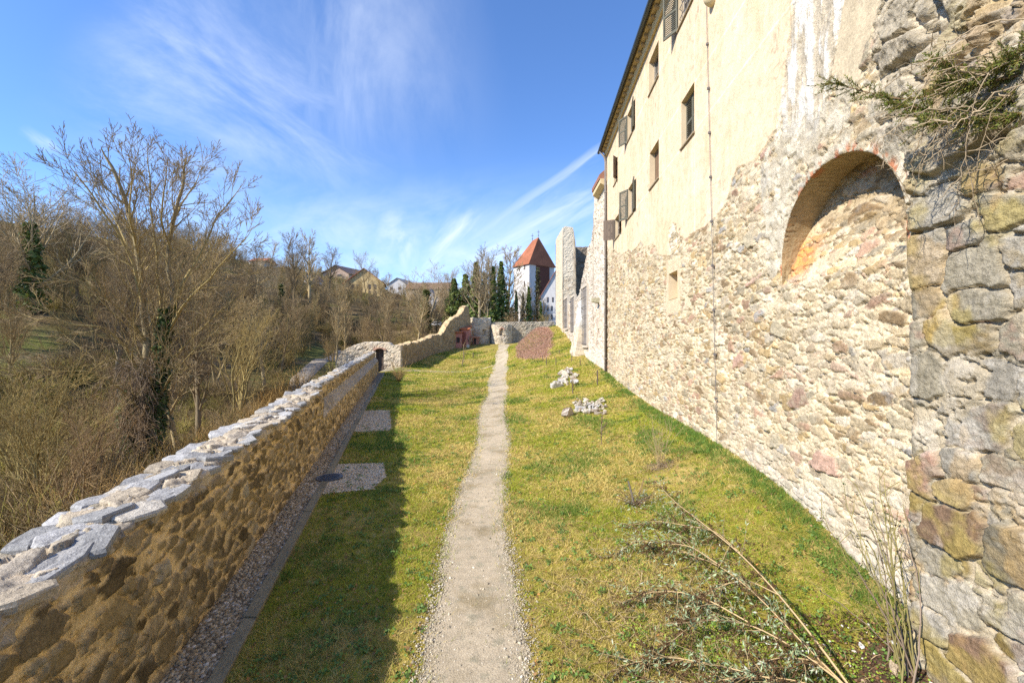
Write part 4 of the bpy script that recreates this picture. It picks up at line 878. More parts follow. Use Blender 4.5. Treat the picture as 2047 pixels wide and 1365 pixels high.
# coping of red tiles on the sloping gable end
gc_ = MB(); p0, p1 = np.array((RX, ry(1212), ZP(358, ry(1212))+.05)), np.array((RX, ry(1191), ZP(392, ry(1191))+.1))
gc_.hexa([p0+(-.12, 0, 0), p0+(1.2, 0, 0), p1+(1.2, 0, 0), p1+(-.12, 0, 0), p0+(-.12, 0, .14), p0+(1.2, 0, .14), p1+(1.2, 0, .14), p1+(-.12, 0, .14)], (.40, .14, .09)); gc_.build('tile_coping', M['tile'], ru, ru.location)
# lower eaves bit of the house's annexe between downpipe and gable
an = MB(); an.hexa([(5.05, 24.7, 12.6), (8, 24.7, 12.6), (8, 27.0, 12.6), (5.05, 27.0, 12.6), (5.05, 24.7, 12.85), (8, 24.7, 15.5), (8, 27.0, 15.5), (5.05, 27.0, 12.85)], (.30, .15, .10)); an.build('annexe_roof', M['tile'], house, BO)
aw = MB(); aw.box((5.62, 24.7, 1), (8, 26.9, 12.62), (.72, .60, .40)); aw.hexa([(5.1, 24.66, 12.35), (5.66, 24.66, 12.05), (5.66, 26.95, 12.05), (5.1, 26.95, 12.35), (5.1, 24.66, 12.6), (5.66, 24.66, 12.6), (5.66, 26.95, 12.6), (5.1, 26.95, 12.6)], (.62, .49, .28)); aw.build('annexe_wall', M['attr'], house, BO)
# the tall pier, its lit flank and the wall behind, shade painted into its tint
pier = [(5.25, 44), (6.55, 44)]
zpt = ZP(455, 44)
pm_ = MB()
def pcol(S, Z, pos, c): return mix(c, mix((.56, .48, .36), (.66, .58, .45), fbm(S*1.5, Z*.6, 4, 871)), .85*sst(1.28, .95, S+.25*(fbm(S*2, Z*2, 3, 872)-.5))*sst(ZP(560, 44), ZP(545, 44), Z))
far_wall('pier', [(5.25, 51), (5.25, 44)], [(0, zpt+.4), (.3, zpt+.3), (1, zpt)], .6, '', 871, base=lambda x, y: gz(5.4, y)-.3, root=ru, origin=ru.location, step=.09, a=.34, b=.2, jag=.05, side=1, patchf=lambda S, Z, p, c: mix(c, (.60, .50, .36), .75), pro=.02)
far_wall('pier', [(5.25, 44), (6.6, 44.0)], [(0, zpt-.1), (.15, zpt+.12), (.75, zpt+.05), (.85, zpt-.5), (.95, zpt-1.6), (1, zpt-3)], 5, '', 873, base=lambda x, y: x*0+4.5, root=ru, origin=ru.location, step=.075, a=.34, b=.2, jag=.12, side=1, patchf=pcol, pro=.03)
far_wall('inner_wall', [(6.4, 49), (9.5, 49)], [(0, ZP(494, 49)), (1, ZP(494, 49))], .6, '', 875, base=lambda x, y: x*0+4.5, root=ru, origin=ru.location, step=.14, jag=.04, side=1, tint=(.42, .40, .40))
# battered foot at the middle of the range
nz_ = 44; tt = np.linspace(0, 1, nz_); sv = np.linspace(0, 2.6, 30); S3, T3 = np.meshgrid(sv, tt, indexing='ij'); ybt = 32.2+S3; zz0 = gz(5.2, ybt)-.3; Zb_ = zz0+(ZP(600, 34)-zz0)*T3
h_, c_, m_, q_ = stone_layer(S3, Zb_, .5, .32, 881, FAR, FM, pro=.06, tilt=.04); xb = RX-.02-(.75*(1-T3)**1.1)-.1*np.sin(np.pi*S3/2.6)-h_
xb[0] = RX+.1; xb[-1] = RX+.1; xb[:, -1] = RX+.05
c_ = mix(c_, (.46, .47, .47), .7*sst(.45, .6, T3)[..., None] if False else .7*sst(.45, .65, T3)); mesh('buttress', np.stack([xb, ybt, Zb_], -1), grid_faces(30, nz_), M['farstone'], np.concatenate([c_, np.ones(c_.shape[:2]+(1,))], -1).reshape(-1, 4), False, ru, ru.location)
# stone spout on the range wall
sp_ = MB(); ysp = ry(1199); zsp = ZP(600, ysp); sp_.hexa([(RX-.5, ysp-.25, zsp-.12), (RX+.1, ysp-.25, zsp-.2), (RX+.1, ysp+.25, zsp-.2), (RX-.5, ysp+.25, zsp-.12), (RX-.5, ysp-.25, zsp+.12), (RX+.1, ysp-.25, zsp+.14), (RX+.1, ysp+.25, zsp+.14), (RX-.5, ysp+.25, zsp+.12)], (.40, .36, .24)); sp_.build('stone_spout', M['farstone'], ru, ru.location)
# basket grilles
for pa, pb, yt, yb in ((1168.5, 1177, 574, 690), (1145.5, 1151, 594, 665), (1131.5, 1137, 597, 656), (1122.5, 1127.5, 598, 650)):
    y0, y1 = ry(pb), ry(pa); ym_ = (y0+y1)/2; zt_g, zb_g = ZP(yt, ym_), ZP(yb, ym_); w = MB(); w.box((RX-.10, y0, zb_g), (RX-.05, y1, zt_g), (.30, .27, .24))
    w.box((RX-.16, y0-.18, zb_g-.15), (RX+.05, y0, zt_g+.15), (.52, .45, .36)); w.box((RX-.16, y1, zb_g-.15), (RX+.05, y1+.18, zt_g+.15), (.52, .45, .36)); w.box((RX-.17, y0, zt_g), (RX+.05, y1, zt_g+.2), (.52, .45, .36)); w.box((RX-.2, y0, zb_g-.18), (RX+.05, y1, zb_g), (.52, .45, .36))
    wi = w.build('window', M['attr'], ru, ru.location); g = MB()
    for k in range(6): y = y0+(y1-y0)*k/5; g.tube([(RX-.12, y, zt_g), (RX-.24, y, zt_g-.12), (RX-.24, y, zb_g+.12), (RX-.12, y, zb_g)], .016, 4)
    nb2 = max(5, int((zt_g-zb_g)/.55))
    for k in range(nb2): z = zb_g+.12+(zt_g-zb_g-.24)*k/(nb2-1); g.tube([(RX-.1, y0-.02, z), (RX-.26, y0-.02, z), (RX-.26, y1+.02, z), (RX-.1, y1+.02, z)], .018, 4)
    g.build('grille', M['iron'], wi, ru.location)

# ------------------------------------------------------------------ far tower, white house, village houses
tw = thing('gate_tower', 'white square tower with a steep red tiled roof above the ivy', 'tower', (4, 100, 5))
A0, B0, C0 = np.array((.43, 104.6)), np.array((4.04, 100.0)), np.array((10.36, 104.8)); D0 = A0+C0-B0; zt = ZP(526, 100); zb = 4.0
WH = (.60, .565, .525)
w = MB(); w.prism([(*q, zb) for q in (A0, B0, C0, D0)], [(*q, zt) for q in (A0, B0, C0, D0)], WH); w.build('wall', M['render'], tw, tw.location)
e1 = (C0-B0)/np.linalg.norm(C0-B0); n1 = np.array((e1[1], -e1[0])); Lr = np.linalg.norm(C0-B0)
pl = MB(); a, b = B0+e1*Lr*.26+n1*.06, B0+e1*Lr*.80+n1*.06; pl.prism([(*a, zb), (*b, zb), (*(b-n1*.2), zb), (*(a-n1*.2), zb)], [(*a, zt-.3), (*b, zt-.3), (*(b-n1*.2), zt-.3), (*(a-n1*.2), zt-.3)], (.17, .065, .045))
for k in range(24): q = a+(b-a)*(k+.5)/24+n1*.02; pl.prism([(*(q-e1*.025), zb), (*(q+e1*.025), zb), (*(q+e1*.025-n1*.06), zb), (*(q-e1*.025-n1*.06), zb)], [(*(q-e1*.025), zt-.3), (*(q+e1*.025), zt-.3), (*(q+e1*.025-n1*.06), zt-.3), (*(q-e1*.025-n1*.06), zt-.3)], (.11, .045, .03))
pl.build('wooden_cladding', M['wood'], tw, tw.location)
r = MB(); ctr = (A0+C0)/2; ov = lambda q: ctr+(q-ctr)*1.10
apx = np.array((6.3, 101.7)); 
R1, R2 = np.array((*(ctr+np.array((-.6, .55))), ZP(480, 103))), np.array((*(ctr+np.array((.9, -.6))), ZP(475.5, 103)))
R1[:2] = (4.95, 103.6); R2[:2] = (6.35, 102.4)
ea_, eb_, ec_, ed_ = [np.array((*ov(q), zt-.25)) for q in (A0, B0, C0, D0)]
RC = (.31, .115, .06)
r.add([ea_, eb_, ec_, ed_, R1, R2], [(0, 1, 5, 4), (1, 2, 5), (2, 3, 4, 5), (3, 0, 4), (3, 2, 1, 0)], RC); r.build('roof', M['tile'], tw, tw.location)
for q in (R1, R2):
    f = MB(); f.tube([q, q+(0, 0, 1.7)], .05, 5); f.tube([q+(-.35, 0, 1.2), q+(.35, 0, 1.2)], .05, 4); f.box(q+(-.1, -.1, .3), q+(.1, .1, .5)); f.build('finial', M['iron'], tw, tw.location)
e2 = (A0-B0)/np.linalg.norm(A0-B0); n2 = np.array((-e2[1], e2[0])); n2 = n2 if n2[0] < 0 else -n2; Ll = np.linalg.norm(A0-B0)
for f_, z in ((.28, 20.2), (.62, 20.2), (.45, 12.9), (.3, 16.3)):
    q = B0+e2*Ll*f_; g = MB(); g.prism([(*(q-e2*.22+n2*.05), z), (*(q+e2*.22+n2*.05), z), (*(q+e2*.22-n2*.1), z), (*(q-e2*.22-n2*.1), z)], [(*(q-e2*.22+n2*.05), z+1.25), (*(q+e2*.22+n2*.05), z+1.25), (*(q+e2*.22-n2*.1), z+1.25), (*(q-e2*.22-n2*.1), z+1.25)], (.10, .08, .07)); g.build('window', M['attr'], tw, tw.location)
def house_box(name, label, pxl, pxr, py_e, py_r, py_b, Y, wall, roof, gable=True, depth=9, wins=(), skew=0.0, cat='house', loc=None, overhang=.4, dirsign=1, half=False):
    a, b = xg(pxl, Y), xg(pxr, Y); ze, zr, zb = ZP(py_e, Y), ZP(py_r, Y), ZP(py_b, Y)-2.5; th_ = thing(name, label, cat, ((a+b)/2, Y, zb)); D = np.array((skew*depth, depth, 0.))
    w = MB(); c = (a+b)/2
    if gable:
        fr = [(a, Y, zb), (b, Y, zb), (b, Y, ze), (c, Y, zr), (a, Y, ze)]
        if half: fr = [(a, Y, zb), (b, Y, zb), (b, Y, zr), (a, Y, ze)]
        w.prism(fr, [tuple(np.array(q)+D) for q in fr], wall)
    else: w.hexa([(a, Y, zb), (b, Y, zb), tuple(np.array((b, Y, zb))+D), tuple(np.array((a, Y, zb))+D), (a, Y, ze), (b, Y, ze), tuple(np.array((b, Y, ze))+D), tuple(np.array((a, Y, ze))+D)], wall)
    w.build('wall', M['render'], th_, th_.location); r = MB(); f0 = np.array((0, -overhang, 0)); t = .18
    if gable:
        pk = b if half else c
        for sx in ((a,) if half else (a, b)):
            s = -1 if sx == a else 1; k = (zr-ze)/(abs(pk-sx)+1e-6); e_ = np.array((sx+s*overhang, Y, ze-k*overhang)); p_ = np.array((pk, Y, zr))
            r.hexa([e_+f0+(0, 0, .03), p_+f0+(0, 0, .03), p_+D-f0+(0, 0, .03), e_+D-f0+(0, 0, .03), e_+f0+(0, 0, t), p_+f0+(0, 0, t), p_+D-f0+(0, 0, t), e_+D-f0+(0, 0, t)], roof)
    else:
        m = D/2; k = np.array((0, 0, zr-ze)); e0, e1_ = np.array((a-overhang, Y-overhang, ze)), np.array((b+overhang, Y-overhang, ze)); p0, p1 = np.array((a-overhang, Y, ze))+m+k, np.array((b+overhang, Y, ze))+m+k; g0, g1 = e0+D+(0, 2*overhang, 0), e1_+D+(0, 2*overhang, 0)
        r.add([e0, e1_, p1, p0, g0, g1], [(0, 1, 2, 3), (3, 2, 5, 4), (0, 3, 4), (1, 5, 2)], roof)
    r.build('roof', M['tile'], th_, th_.location)
    for (u0, u1, v0, v1) in wins:
        x0, x1 = a+(b-a)*u0, a+(b-a)*u1; z0, z1 = ZP(py_b, Y)+(ze-ZP(py_b, Y))*v0, ZP(py_b, Y)+(ze-ZP(py_b, Y))*v1
        g = MB(); g.box((x0, Y-.06, z0), (x1, Y+.1, z1), (.09, .085, .09)); wn = g.build('window', M['attr'], th_, th_.location)
    return th_
house_box('white_house', 'white gabled house half hidden by the ruined pier', 1081, 1143, 592, 540, 645, 84, (.62, .59, .56), (.34, .15, .11), depth=9, wins=[(.08, .13, .12, .3), (.20, .25, .12, .3), (.33, .38, .12, .3), (.08, .13, .45, .63), (.20, .25, .45, .63), (.33, .38, .45, .63), (.20, .25, .78, .96), (.36, .41, .78, .96)], overhang=.3)
sp = house_box('small_belfry', 'small white belfry with dark cap between tower and ruin', 1097, 1109, 562, 545, 600, 110, (.70, .62, .58), (.20, .09, .07), gable=False, depth=1.6, cat='belfry', overhang=.3)
house_box('yellow_house', 'large ochre gabled house with red roof edge on the wooded hillside', 689, 768, 566, 537, 592, 140, (.50, .37, .18), (.33, .12, .07), depth=11, skew=-.28, wins=[(.18, .24, .55, .9), (.3, .36, .55, .9), (.6, .66, .55, .9), (.74, .8, .55, .9), (.18, .24, .05, .4), (.3, .36, .05, .4), (.6, .66, .05, .4), (.74, .8, .05, .4)], overhang=.7)
house_box('hilltop_house', 'pinkish house with dark roof at the top of the hillside', 646, 697, 546, 531, 558, 172, (.46, .33, .25), (.13, .10, .10), depth=11, skew=.5, wins=[(.1, .25, .4, .8), (.55, .7, .4, .8)], overhang=.8)
house_box('pale_cottage', 'small white cottage among trunks left of the ochre house', 608, 624, 555, 546, 570, 130, (.72, .68, .64), (.28, .24, .23), depth=7, wins=[(.15, .4, .5, .85), (.6, .85, .5, .85)])
house_box('low_white_house', 'low white house with grey roof right of the ochre house', 776, 812, 568, 556, 582, 165, (.56, .54, .51), (.27, .25, .24), depth=9, skew=.3, wins=[(.1, .22, .2, .6), (.55, .7, .2, .6)])
house_box('brown_house', 'brown roofed house behind the mossy tree on the hill', 812, 900, 578, 561, 600, 150, (.50, .38, .26), (.24, .15, .10), gable=False, depth=10, wins=[(.3, .36, .3, .7), (.55, .6, .3, .7)])
house_box('white_outbuilding', 'narrow white outbuilding just right of the mossy tree', 855, 866, 588, 578, 604, 118, (.76, .74, .72), (.35, .3, .28), depth=5, wins=[(.3, .6, .3, .6)])
house_box('red_roofed_house', 'red roofed house glimpsed behind trees at the left ridge', 498, 526, 522, 511, 530, 150, (.60, .50, .40), (.42, .15, .09), gable=False, depth=9, wins=[(.3, .4, .2, .7)])
# white van parked on the hillside road
vp = thit(870, 651, 60, 200); Yv = min(vp[1], 125); vx, vz = xg(862, Yv), float(tz(xg(870, Yv), Yv))
vx = xg(860, Yv); vz = ZP(652, Yv)
vn_ = thing('parked_van', 'white van parked among the trees right of the mossy trunk', 'van', (vx, Yv, vz)); L_ = xg(880, Yv)-vx; hv = L_*.46
b = MB(); sil = [(0, .18), (.0, .55), (.06, .62), (.22, .95), (.30, 1.0), (.97, 1.0), (1.0, .9), (1.0, .18)]
q = [(vx+a*L_, Yv, vz+z*hv) for a, z in sil]; b.prism(q, [(x, y+1.7, z) for x, y, z in q], (.78, .78, .78)); bo = b.build('body', M['attr'], vn_, vn_.location)
g = MB()
for u0, u1 in ((.20, .36), (.40, .62), (.66, .92)): g.box((vx+u0*L_, Yv-.02, vz+.58*hv), (vx+u1*L_, Yv+.02, vz+.88*hv))
g.build('window', M['glass'], vn_, vn_.location)
for u_ in (.2, .8):
    wv = MB(); wv.tube([(vx+u_*L_, Yv-.05, vz+.2*hv), (vx+u_*L_, Yv+.2, vz+.2*hv)], .19*hv, 12, (.03, .03, .03)); wv.build('wheel', M['attr'], vn_, vn_.location)
# ------------------------------------------------------------------ branching
def tubes(chains):
    """chains: (points, radii, colour) -> arrays"""
    V, Fq, C = [], [], []; base = 0
    for pts, rad, col in chains:
        n = len(pts); k = 3 if rad[0] < .03 else (5 if rad[0] < .1 else 8)
        t = np.empty_like(pts); t[1:-1] = pts[2:]-pts[:-2]; t[0] = pts[1]-pts[0]; t[-1] = pts[-1]-pts[-2]; t /= np.linalg.norm(t, axis=1, keepdims=True)+1e-9
        ref = np.array((.31, .95, .05)) if abs(t[0, 2]) > .7 else np.array((.05, .1, 1.0))
        u = np.cross(t, ref); u /= np.linalg.norm(u, axis=1, keepdims=True)+1e-9; w = np.cross(t, u)
        a = np.arange(k)*2*np.pi/k
        v = pts[:, None]+rad[:, None, None]*(np.cos(a)[None, :, None]*u[:, None]+np.sin(a)[None, :, None]*w[:, None])
        V.append(v.reshape(-1, 3)); i = np.arange(n-1)[:, None]*k; q = np.arange(k)[None]; q2 = (q+1) % k
        Fq.append(np.stack([i+q, i+q2, i+k+q2, i+k+q], -1).reshape(-1, 4)+base); base += n*k
        C.append(np.tile(col, (n*k, 1)))
    return np.concatenate(V), np.concatenate(Fq), np.concatenate(C)
def unit(v): return v/(np.linalg.norm(v)+1e-9)
def rot_about(d, ang, az):
    r = unit(np.cross(d, (0.3, .2, 1) if abs(d[2]) < .95 else (1, 0, 0))); q = np.cross(d, r)
    return d*math.cos(ang)+(r*math.cos(az)+q*math.sin(az))*math.sin(ang)
def grow(rng, p, d, L, r, lv, sp, out):
    n = max(3, int(L/sp['seg'][lv])); pts = [p]; dirs = [d]; 
    for i in range(n):
        d = unit(d+rng.normal(0, sp['wob'][lv], 3)+np.array((0, 0, sp['up'][lv]))); p = p+d*L/n; pts.append(p); dirs.append(d)
    rad = r*(1-sp.get('taper', .8)*np.linspace(0, 1, n+1)); rad = np.maximum(rad, sp['rmin'])
    out.append((np.array(pts), rad, np.array(sp['col'][lv])*rng.uniform(.8, 1.2), lv))
    if lv+1 >= len(sp['n'])+1 or lv >= len(sp['n']): return
    m = sp['n'][lv]; az = rng.uniform(0, 6.28)
    for j in range(m):
        t = sp['t0'][lv]+(1-sp['t0'][lv])*((j+rng.uniform(0, 1))/m); i = min(n, int(t*n)); az += 2.4+rng.normal(0, .4)
        nd = rot_about(dirs[i], sp['ang'][lv]*rng.uniform(.7, 1.3), az)
        grow(rng, pts[i], nd, L*sp['ratio'][lv]*(1.2-.65*t)*rng.uniform(.7, 1.25), rad[i]*.62, lv+1, sp, out)
BK = [(.34, .275, .17), (.37, .29, .165), (.37, .285, .16), (.36, .275, .17)]
def spec(n, ratio, ang, t0, up, wob=(.05, .08, .12, .14), seg=(.9, .5, .35, .3), rmin=.0095, col=BK, taper=.93): return dict(n=n, ratio=ratio, ang=ang, t0=t0, up=up, wob=wob, seg=seg, rmin=rmin, col=col, taper=taper)
SPECS = {
 'broad': spec((14, 9, 7), (.62, .5, .42), (.75, .65, .6), (.28, .2, .2), (.02, .07, .05, .03)),
 'upright': spec((16, 9, 6), (.45, .48, .45), (.5, .5, .55), (.30, .2, .2), (.03, .16, .10, .05)),
 'slim': spec((20, 7, 5), (.33, .5, .45), (.6, .55, .5), (.35, .2, .2), (.03, .12, .08, .04)),
 'thicket': spec((9, 6, 5), (.55, .5, .45), (.55, .6, .6), (.08, .15, .2), (.02, .10, .05, .02), wob=(.12, .12, .15, .16)),
}
def tree_arrays(kind, seed, h=10.0, stems=1):
    rng = np.random.default_rng(seed); out = []
    for s in range(stems):
        d = unit(np.array((rng.normal(0, .07+.13*(stems > 1)), rng.normal(0, .07+.13*(stems > 1)), 1)))
        grow(rng, np.array((rng.normal(0, .12)*(stems > 1), rng.normal(0, .12)*(stems > 1), -.4)), d, h*.85*rng.uniform(.85, 1), .0155*h*(1 if stems == 1 else .7), 0, SPECS[kind], out)
    tr = [c[:3] for c in out if c[3] == 0]; cr = [c[:3] for c in out if c[3] > 0]; return tubes(tr), tubes(cr)
def leaf_quads(pos, nrm, size, rng, col, var=.35, thin=.7):
    n = len(pos); r = rng.normal(0, 1, (n, 3)); nn = nrm+.7*rng.normal(0, 1, (n, 3)); nn /= np.linalg.norm(nn, axis=1, keepdims=True)
    u = np.cross(nn, r); u /= np.linalg.norm(u, axis=1, keepdims=True)+1e-9; w = np.cross(nn, u); s = (size*rng.uniform(.6, 1.3, n))[:, None]
    v = np.stack([pos-u*s*thin, pos-w*s*.8, pos+u*s*thin, pos+w*s*.9], 1).reshape(-1, 3); f = np.arange(4*n).reshape(-1, 4)
    c = np.asarray(col)*(1+var*rng.uniform(-1, 1, (n, 1)))*np.array([1, 1, 1]); yl = rng.random(n) < .12; c[yl] *= (1.7, 1.4, 1.0)
    return v, f, np.repeat(np.clip(c, 0, 1), 4, 0)
IVY = (.15, .20, .048)
def ivy_arrays(rng, h0, h1, r0, r1, n, size=.15, axisf=None, col=IVY):
    t = rng.random(n)**.8; z = h0+(h1-h0)*t; a = rng.uniform(0, 2*np.pi, n); lump = .05+2.0*fbm(a*1.6+3, z*1.3, 3, int(rng.integers(1, 999)))**1.3; r = (r0+(r1-r0)*t)*lump*np.sqrt(rng.uniform(.35, 1, n))
    ax = axisf(z) if axisf else np.zeros((n, 2)); nr = np.stack([np.cos(a), np.sin(a), np.full(n, .35)], -1)
    return leaf_quads(np.stack([ax[:, 0]+np.cos(a)*r, ax[:, 1]+np.sin(a)*r, z], -1), nr, size, rng, col)
PROTO = {}; PH = {}
def proto(kind, seed, h, label, cat='tree', group=None, ivy=None, stems=1, nm='bare_tree', tint=np.ones(3)):
    root = thing(nm, label, cat, (0, 0, 0), group); (v, f, c), (v2, f2, c2) = tree_arrays(kind, seed, h, stems); c = c*tint; c2 = c2*tint
    mesh('trunk', v, f, M['bark'], c, True, root); mesh('crown', v2, f2, M['twig'], c2, True, root)
    if ivy:
        rng = np.random.default_rng(seed+5); v3, f3, c3 = ivy_arrays(rng, *ivy); mesh('ivy', v3, f3, M['leaf'], c3, False, root)
    PH[root.name] = max(float(v2[:, 2].max()), float(v[:, 2].max())); return root
USED = set()
def place(key, x, y, z, sc=1.0, rz=0.0, label=None, group=None, sz=None):
    src = PROTO[key]
    if key in USED: o = copytree(src)
    else: o = src; USED.add(key)
    o.location = (x, y, z); o.rotation_euler = (0, 0, rz); o.scale = (sc, sc, sz or sc)
    if label: o['label'] = label
    if group: o['group'] = group
    elif 'group' in o.keys(): del o['group']
    return o
for k, (kind, st) in enumerate((('broad', 1), ('broad', 2), ('upright', 1), ('upright', 2), ('slim', 1), ('slim', 1), ('thicket', 4), ('thicket', 3))): PROTO[k] = proto(kind, 40+k, 10.0, 'x', 'thicket' if k > 5 else 'tree', stems=st, nm=('bare_tree', 'bare_tree', 'bare_tree', 'bare_tree', 'pole_tree', 'pole_tree', 'bare_thicket', 'bare_thicket')[k], tint=np.array([(.85, .78, .7), (1.05, 1.0, .72), (.7, .66, .62), (1.1, 1.02, .8), (1.25, 1.2, 1.05), (.8, .8, .6), (1.05, 1.0, .65), (1.0, .85, .7)][k])*.86)
PROTO['ivyL'] = proto('broad', 71, 12, 'x', ivy=(-.2, 6.2, .8, .25, 1700, .16)); PROTO['ivyM'] = proto('upright', 72, 12, 'x', ivy=(-.2, 9.2, 2.3, .2, 3200, .2, None, (.15, .19, .045)))
PROTO['ivyB'] = proto('slim', 62, 12, 'x', ivy=(-.2, 8.6, 1.0, .05, 1500, .19)); PROTO['ivyC'] = proto('broad', 63, 12, 'x', ivy=(1.5, 6.6, .65, .28, 1700, .16, None, (.10, .11, .022)))
rt_ = np.random.default_rng(5)
def pt(key, px, py_top, Y, label, base=None, hp=10.0, dz=0, group=None, wide=1.0):
    x = xg(px, Y); z = float(tz(x, Y)) if base is None else base; h = ZP(py_top, Y)-z; hp = PH[PROTO[key].name]
    return place(key, x, Y, z+dz, h/hp*wide, rt_.uniform(0, 6.28), label, group, sz=h/hp)
# named trees, measured from the photograph
pt('ivyL', 62, 302, 38, 'big bare tree with ivy on its trunk at the left edge', wide=1.15)
pt(1, 8, 330, 44, 'bare tree behind the ivy clad tree at the left edge', wide=1.2)
pt(0, 118, 395, 46, 'smaller bare tree leaning beside the left ivy clad tree')
pt('ivyC', 562, 500, 62, 'bare tree with yellow green ivy in its lower crown', wide=.8)
pt(2, 590, 452, 84, 'tall bare tree on the skyline above the yellow green ivy')
pt(4, 620, 452, 88, 'tallest slender bare tree left of the hilltop house')
pt(2, 655, 484, 110, 'fan shaped bare tree in front of the hilltop house', wide=1.2)
pt(0, 733, 500, 128, 'bare tree standing in front of the ochre gabled house', wide=.9)
pt('ivyC', 850, 505, 72, 'gnarled bare tree with mossy trunk right of the ochre house', wide=1.15)
zt2 = 3.2
for px, top, Y, key, lab, wd in ((908, 530, 76, 'ivyM', 'dark ivy mass tree left of the tall ivy columns, behind the stepped wall', 1.0), (930, 520, 80, 'ivyM', 'bushy ivy clad tree behind the corner tower', 1.0), (952, 490, 76, 'ivyB', 'tall ivy column tree just right of the bushy ivy tree', 1.5), (968, 515, 82, 'ivyB', 'shorter ivy column tree behind the corner tower', 1.4), (986, 500, 75, 'ivyB', 'slim tree with dark ivy trunk left of the white tower', 1.2), (1002, 488, 79, 'ivyB', 'tree with ivy trunk leaning beside the white tower', 1.3), (1012, 492, 88, 4, 'slender bare tree touching the tower roof edge', 1.1), (1032, 560, 80, 'ivyB', 'ivy column in front of the tower left corner', .95), (1046, 565, 82, 'ivyB', 'ivy column in front of the tower white face', .8), (1057, 550, 80, 'ivyB', 'ivy column at the near corner of the tower', 1.0), (1068, 605, 82, 'ivyB', 'low ivy column in front of the tower cladding', .8), (1081, 585, 80, 'ivyB', 'ivy column between tower and white house', 1.1), (1093, 620, 76, 6, 'thin bare bush in front of the white house', .8), (1050, 620, 72, 7, 'low bare thicket behind the curtain wall', 2.0), (890, 560, 95, 0, 'bare tree on the slope left of the ivy mass', 1.0), (1075, 535, 86, 'pine', 'dark loose conifer in front of the tower cladding', 1.0)):
    if key == 'pine':
        x = xg(px, Y); rng = np.random.default_rng(9); th_ = thing('conifer_tree', lab, 'tree', (x, Y, zt2)); h = ZP(top, Y)-zt2
        mesh('trunk', *tubes([(np.array(((x, Y, zt2-.3), (x+.1, Y, zt2+h*.5), (x, Y, zt2+h))), np.array((.16, .1, .03)), np.array((.12, .08, .05)))])[:2], M['bark'], (.12, .08, .05), True, th_, th_.location)
        n = 1500; t = rng.random(n); z = zt2+h*(.12+.88*t); a = rng.uniform(0, 6.28, n); r = 1.25*(1-.65*t)*np.sqrt(rng.random(n))*(.6+.6*np.sin(z*3.2)**2)
        v, f, c = leaf_quads(np.stack([x+np.cos(a)*r, Y+np.sin(a)*r, z], -1), np.stack([np.cos(a), np.sin(a), .3+0*a], -1), .17, rng, (.06, .065, .025)); mesh('crown', v, f, M['leaf'], c, False, th_, th_.location)
    else: pt(key, px, top, Y, lab, zt2-.2, wide=wd)
# woodland filling the slope
placed = 0; tries = 0; LAB = {0: 'spreading bare trees on the brown slope', 1: 'forked bare trees on the brown slope', 2: 'upright bare trees on the brown slope', 3: 'twin stemmed bare trees on the brown slope', 4: 'slender pole trees on the brown slope', 5: 'thin pole trees on the brown slope', 6: 'many stemmed bare thickets on the brown slope', 7: 'low bare thickets on the brown slope'}
ONE = {0: 'spreading bare tree among the trees of the brown slope', 1: 'forked bare tree among the trees of the brown slope', 2: 'upright bare tree among the trees of the brown slope', 3: 'twin stemmed bare tree on the brown slope', 4: 'slender pole like bare tree on the brown slope', 5: 'thin pole like bare tree on the brown slope', 6: 'many stemmed bare thicket on the brown slope', 7: 'low bare thicket on the brown slope'}
spots = []
def clear_house(px, Y): return any(a < px < b and Y < yy for a, b, yy in ((684, 765, 140), (645, 694, 165), (777, 810, 160), (607, 625, 128), (856, 866, 118), (858, 884, 125)))
while placed < 330 and tries < 6000:
    tries += 1; px = rt_.uniform(-60, 935) if rt_.random() < .5 else rt_.uniform(560, 935); lo_y = np.interp(px, [0, 300, 600, 900], [480, 505, 560, 600])
    q = thit(px, rt_.uniform(lo_y-3, 745 if px > 380 else 700), 24, 200); x, y = q[0], q[1]
    if x > ledge(min(y, 62))-2.5 and y < 70: continue
    if 28 < y < 80 and abs(x-np.interp(y, LANE[:, 1], LANE[:, 0])) < 2.2: continue
    if any((x-a)**2+(y-b)**2 < (1.0+.009*y)**2 for a, b in spots): continue
    if clear_house(px, y) and rt_.random() < .45: continue
    if 15 < px < 125 and y < 40: continue
    k = int(rt_.choice(8, p=(.10, .08, .16, .10, .17, .13, .16, .10))); hgt = {0: 7, 1: 7, 2: 7.5, 3: 7, 4: 8, 5: 7, 6: 4, 7: 3.2}[k]*rt_.uniform(.7, 1.2)
    if clear_house(px, y): hgt *= .75
    place(k, x, y, float(tz(x, y)), hgt/PH[PROTO[k].name], rt_.uniform(0, 6.28), ONE[k], LAB[k]); spots.append((x, y)); placed += 1
for k in range(40):                                    # the wooded skyline on the left
    px = 120+k*9.2+rt_.uniform(-6, 6); Y = rt_.uniform(62, 112); key = int(rt_.choice([0, 1, 2, 2, 3, 4])); x = xg(px, Y); z = float(tz(x, Y)); top = np.interp(px, [120, 250, 400, 520], [430, 415, 440, 505])+rt_.uniform(-14, 40); h = max(5.5, ZP(top, Y)-z)
    place(key, x, Y, z, h/PH[PROTO[key].name], rt_.uniform(0, 6.28), 'bare tree crowding the skyline of the left hill behind the big tree', 'skyline trees of the left hill')
for k in range(26):                                    # and along the hilltop to the tower
    px = 515+k*14+rt_.uniform(-6, 6); Y = rt_.uniform(85, 150)
    key = int(rt_.choice([2, 3, 4, 5, 0])); x = xg(px, Y); z = float(tz(x, Y)); h = rt_.uniform(6.5, 11)*(.5 if clear_house(px, Y-20) else 1)
    place(key, x, Y, z, h/PH[PROTO[key].name], rt_.uniform(0, 6.28), 'bare tree in the loose line along the hilltop houses', 'trees along the hilltop')
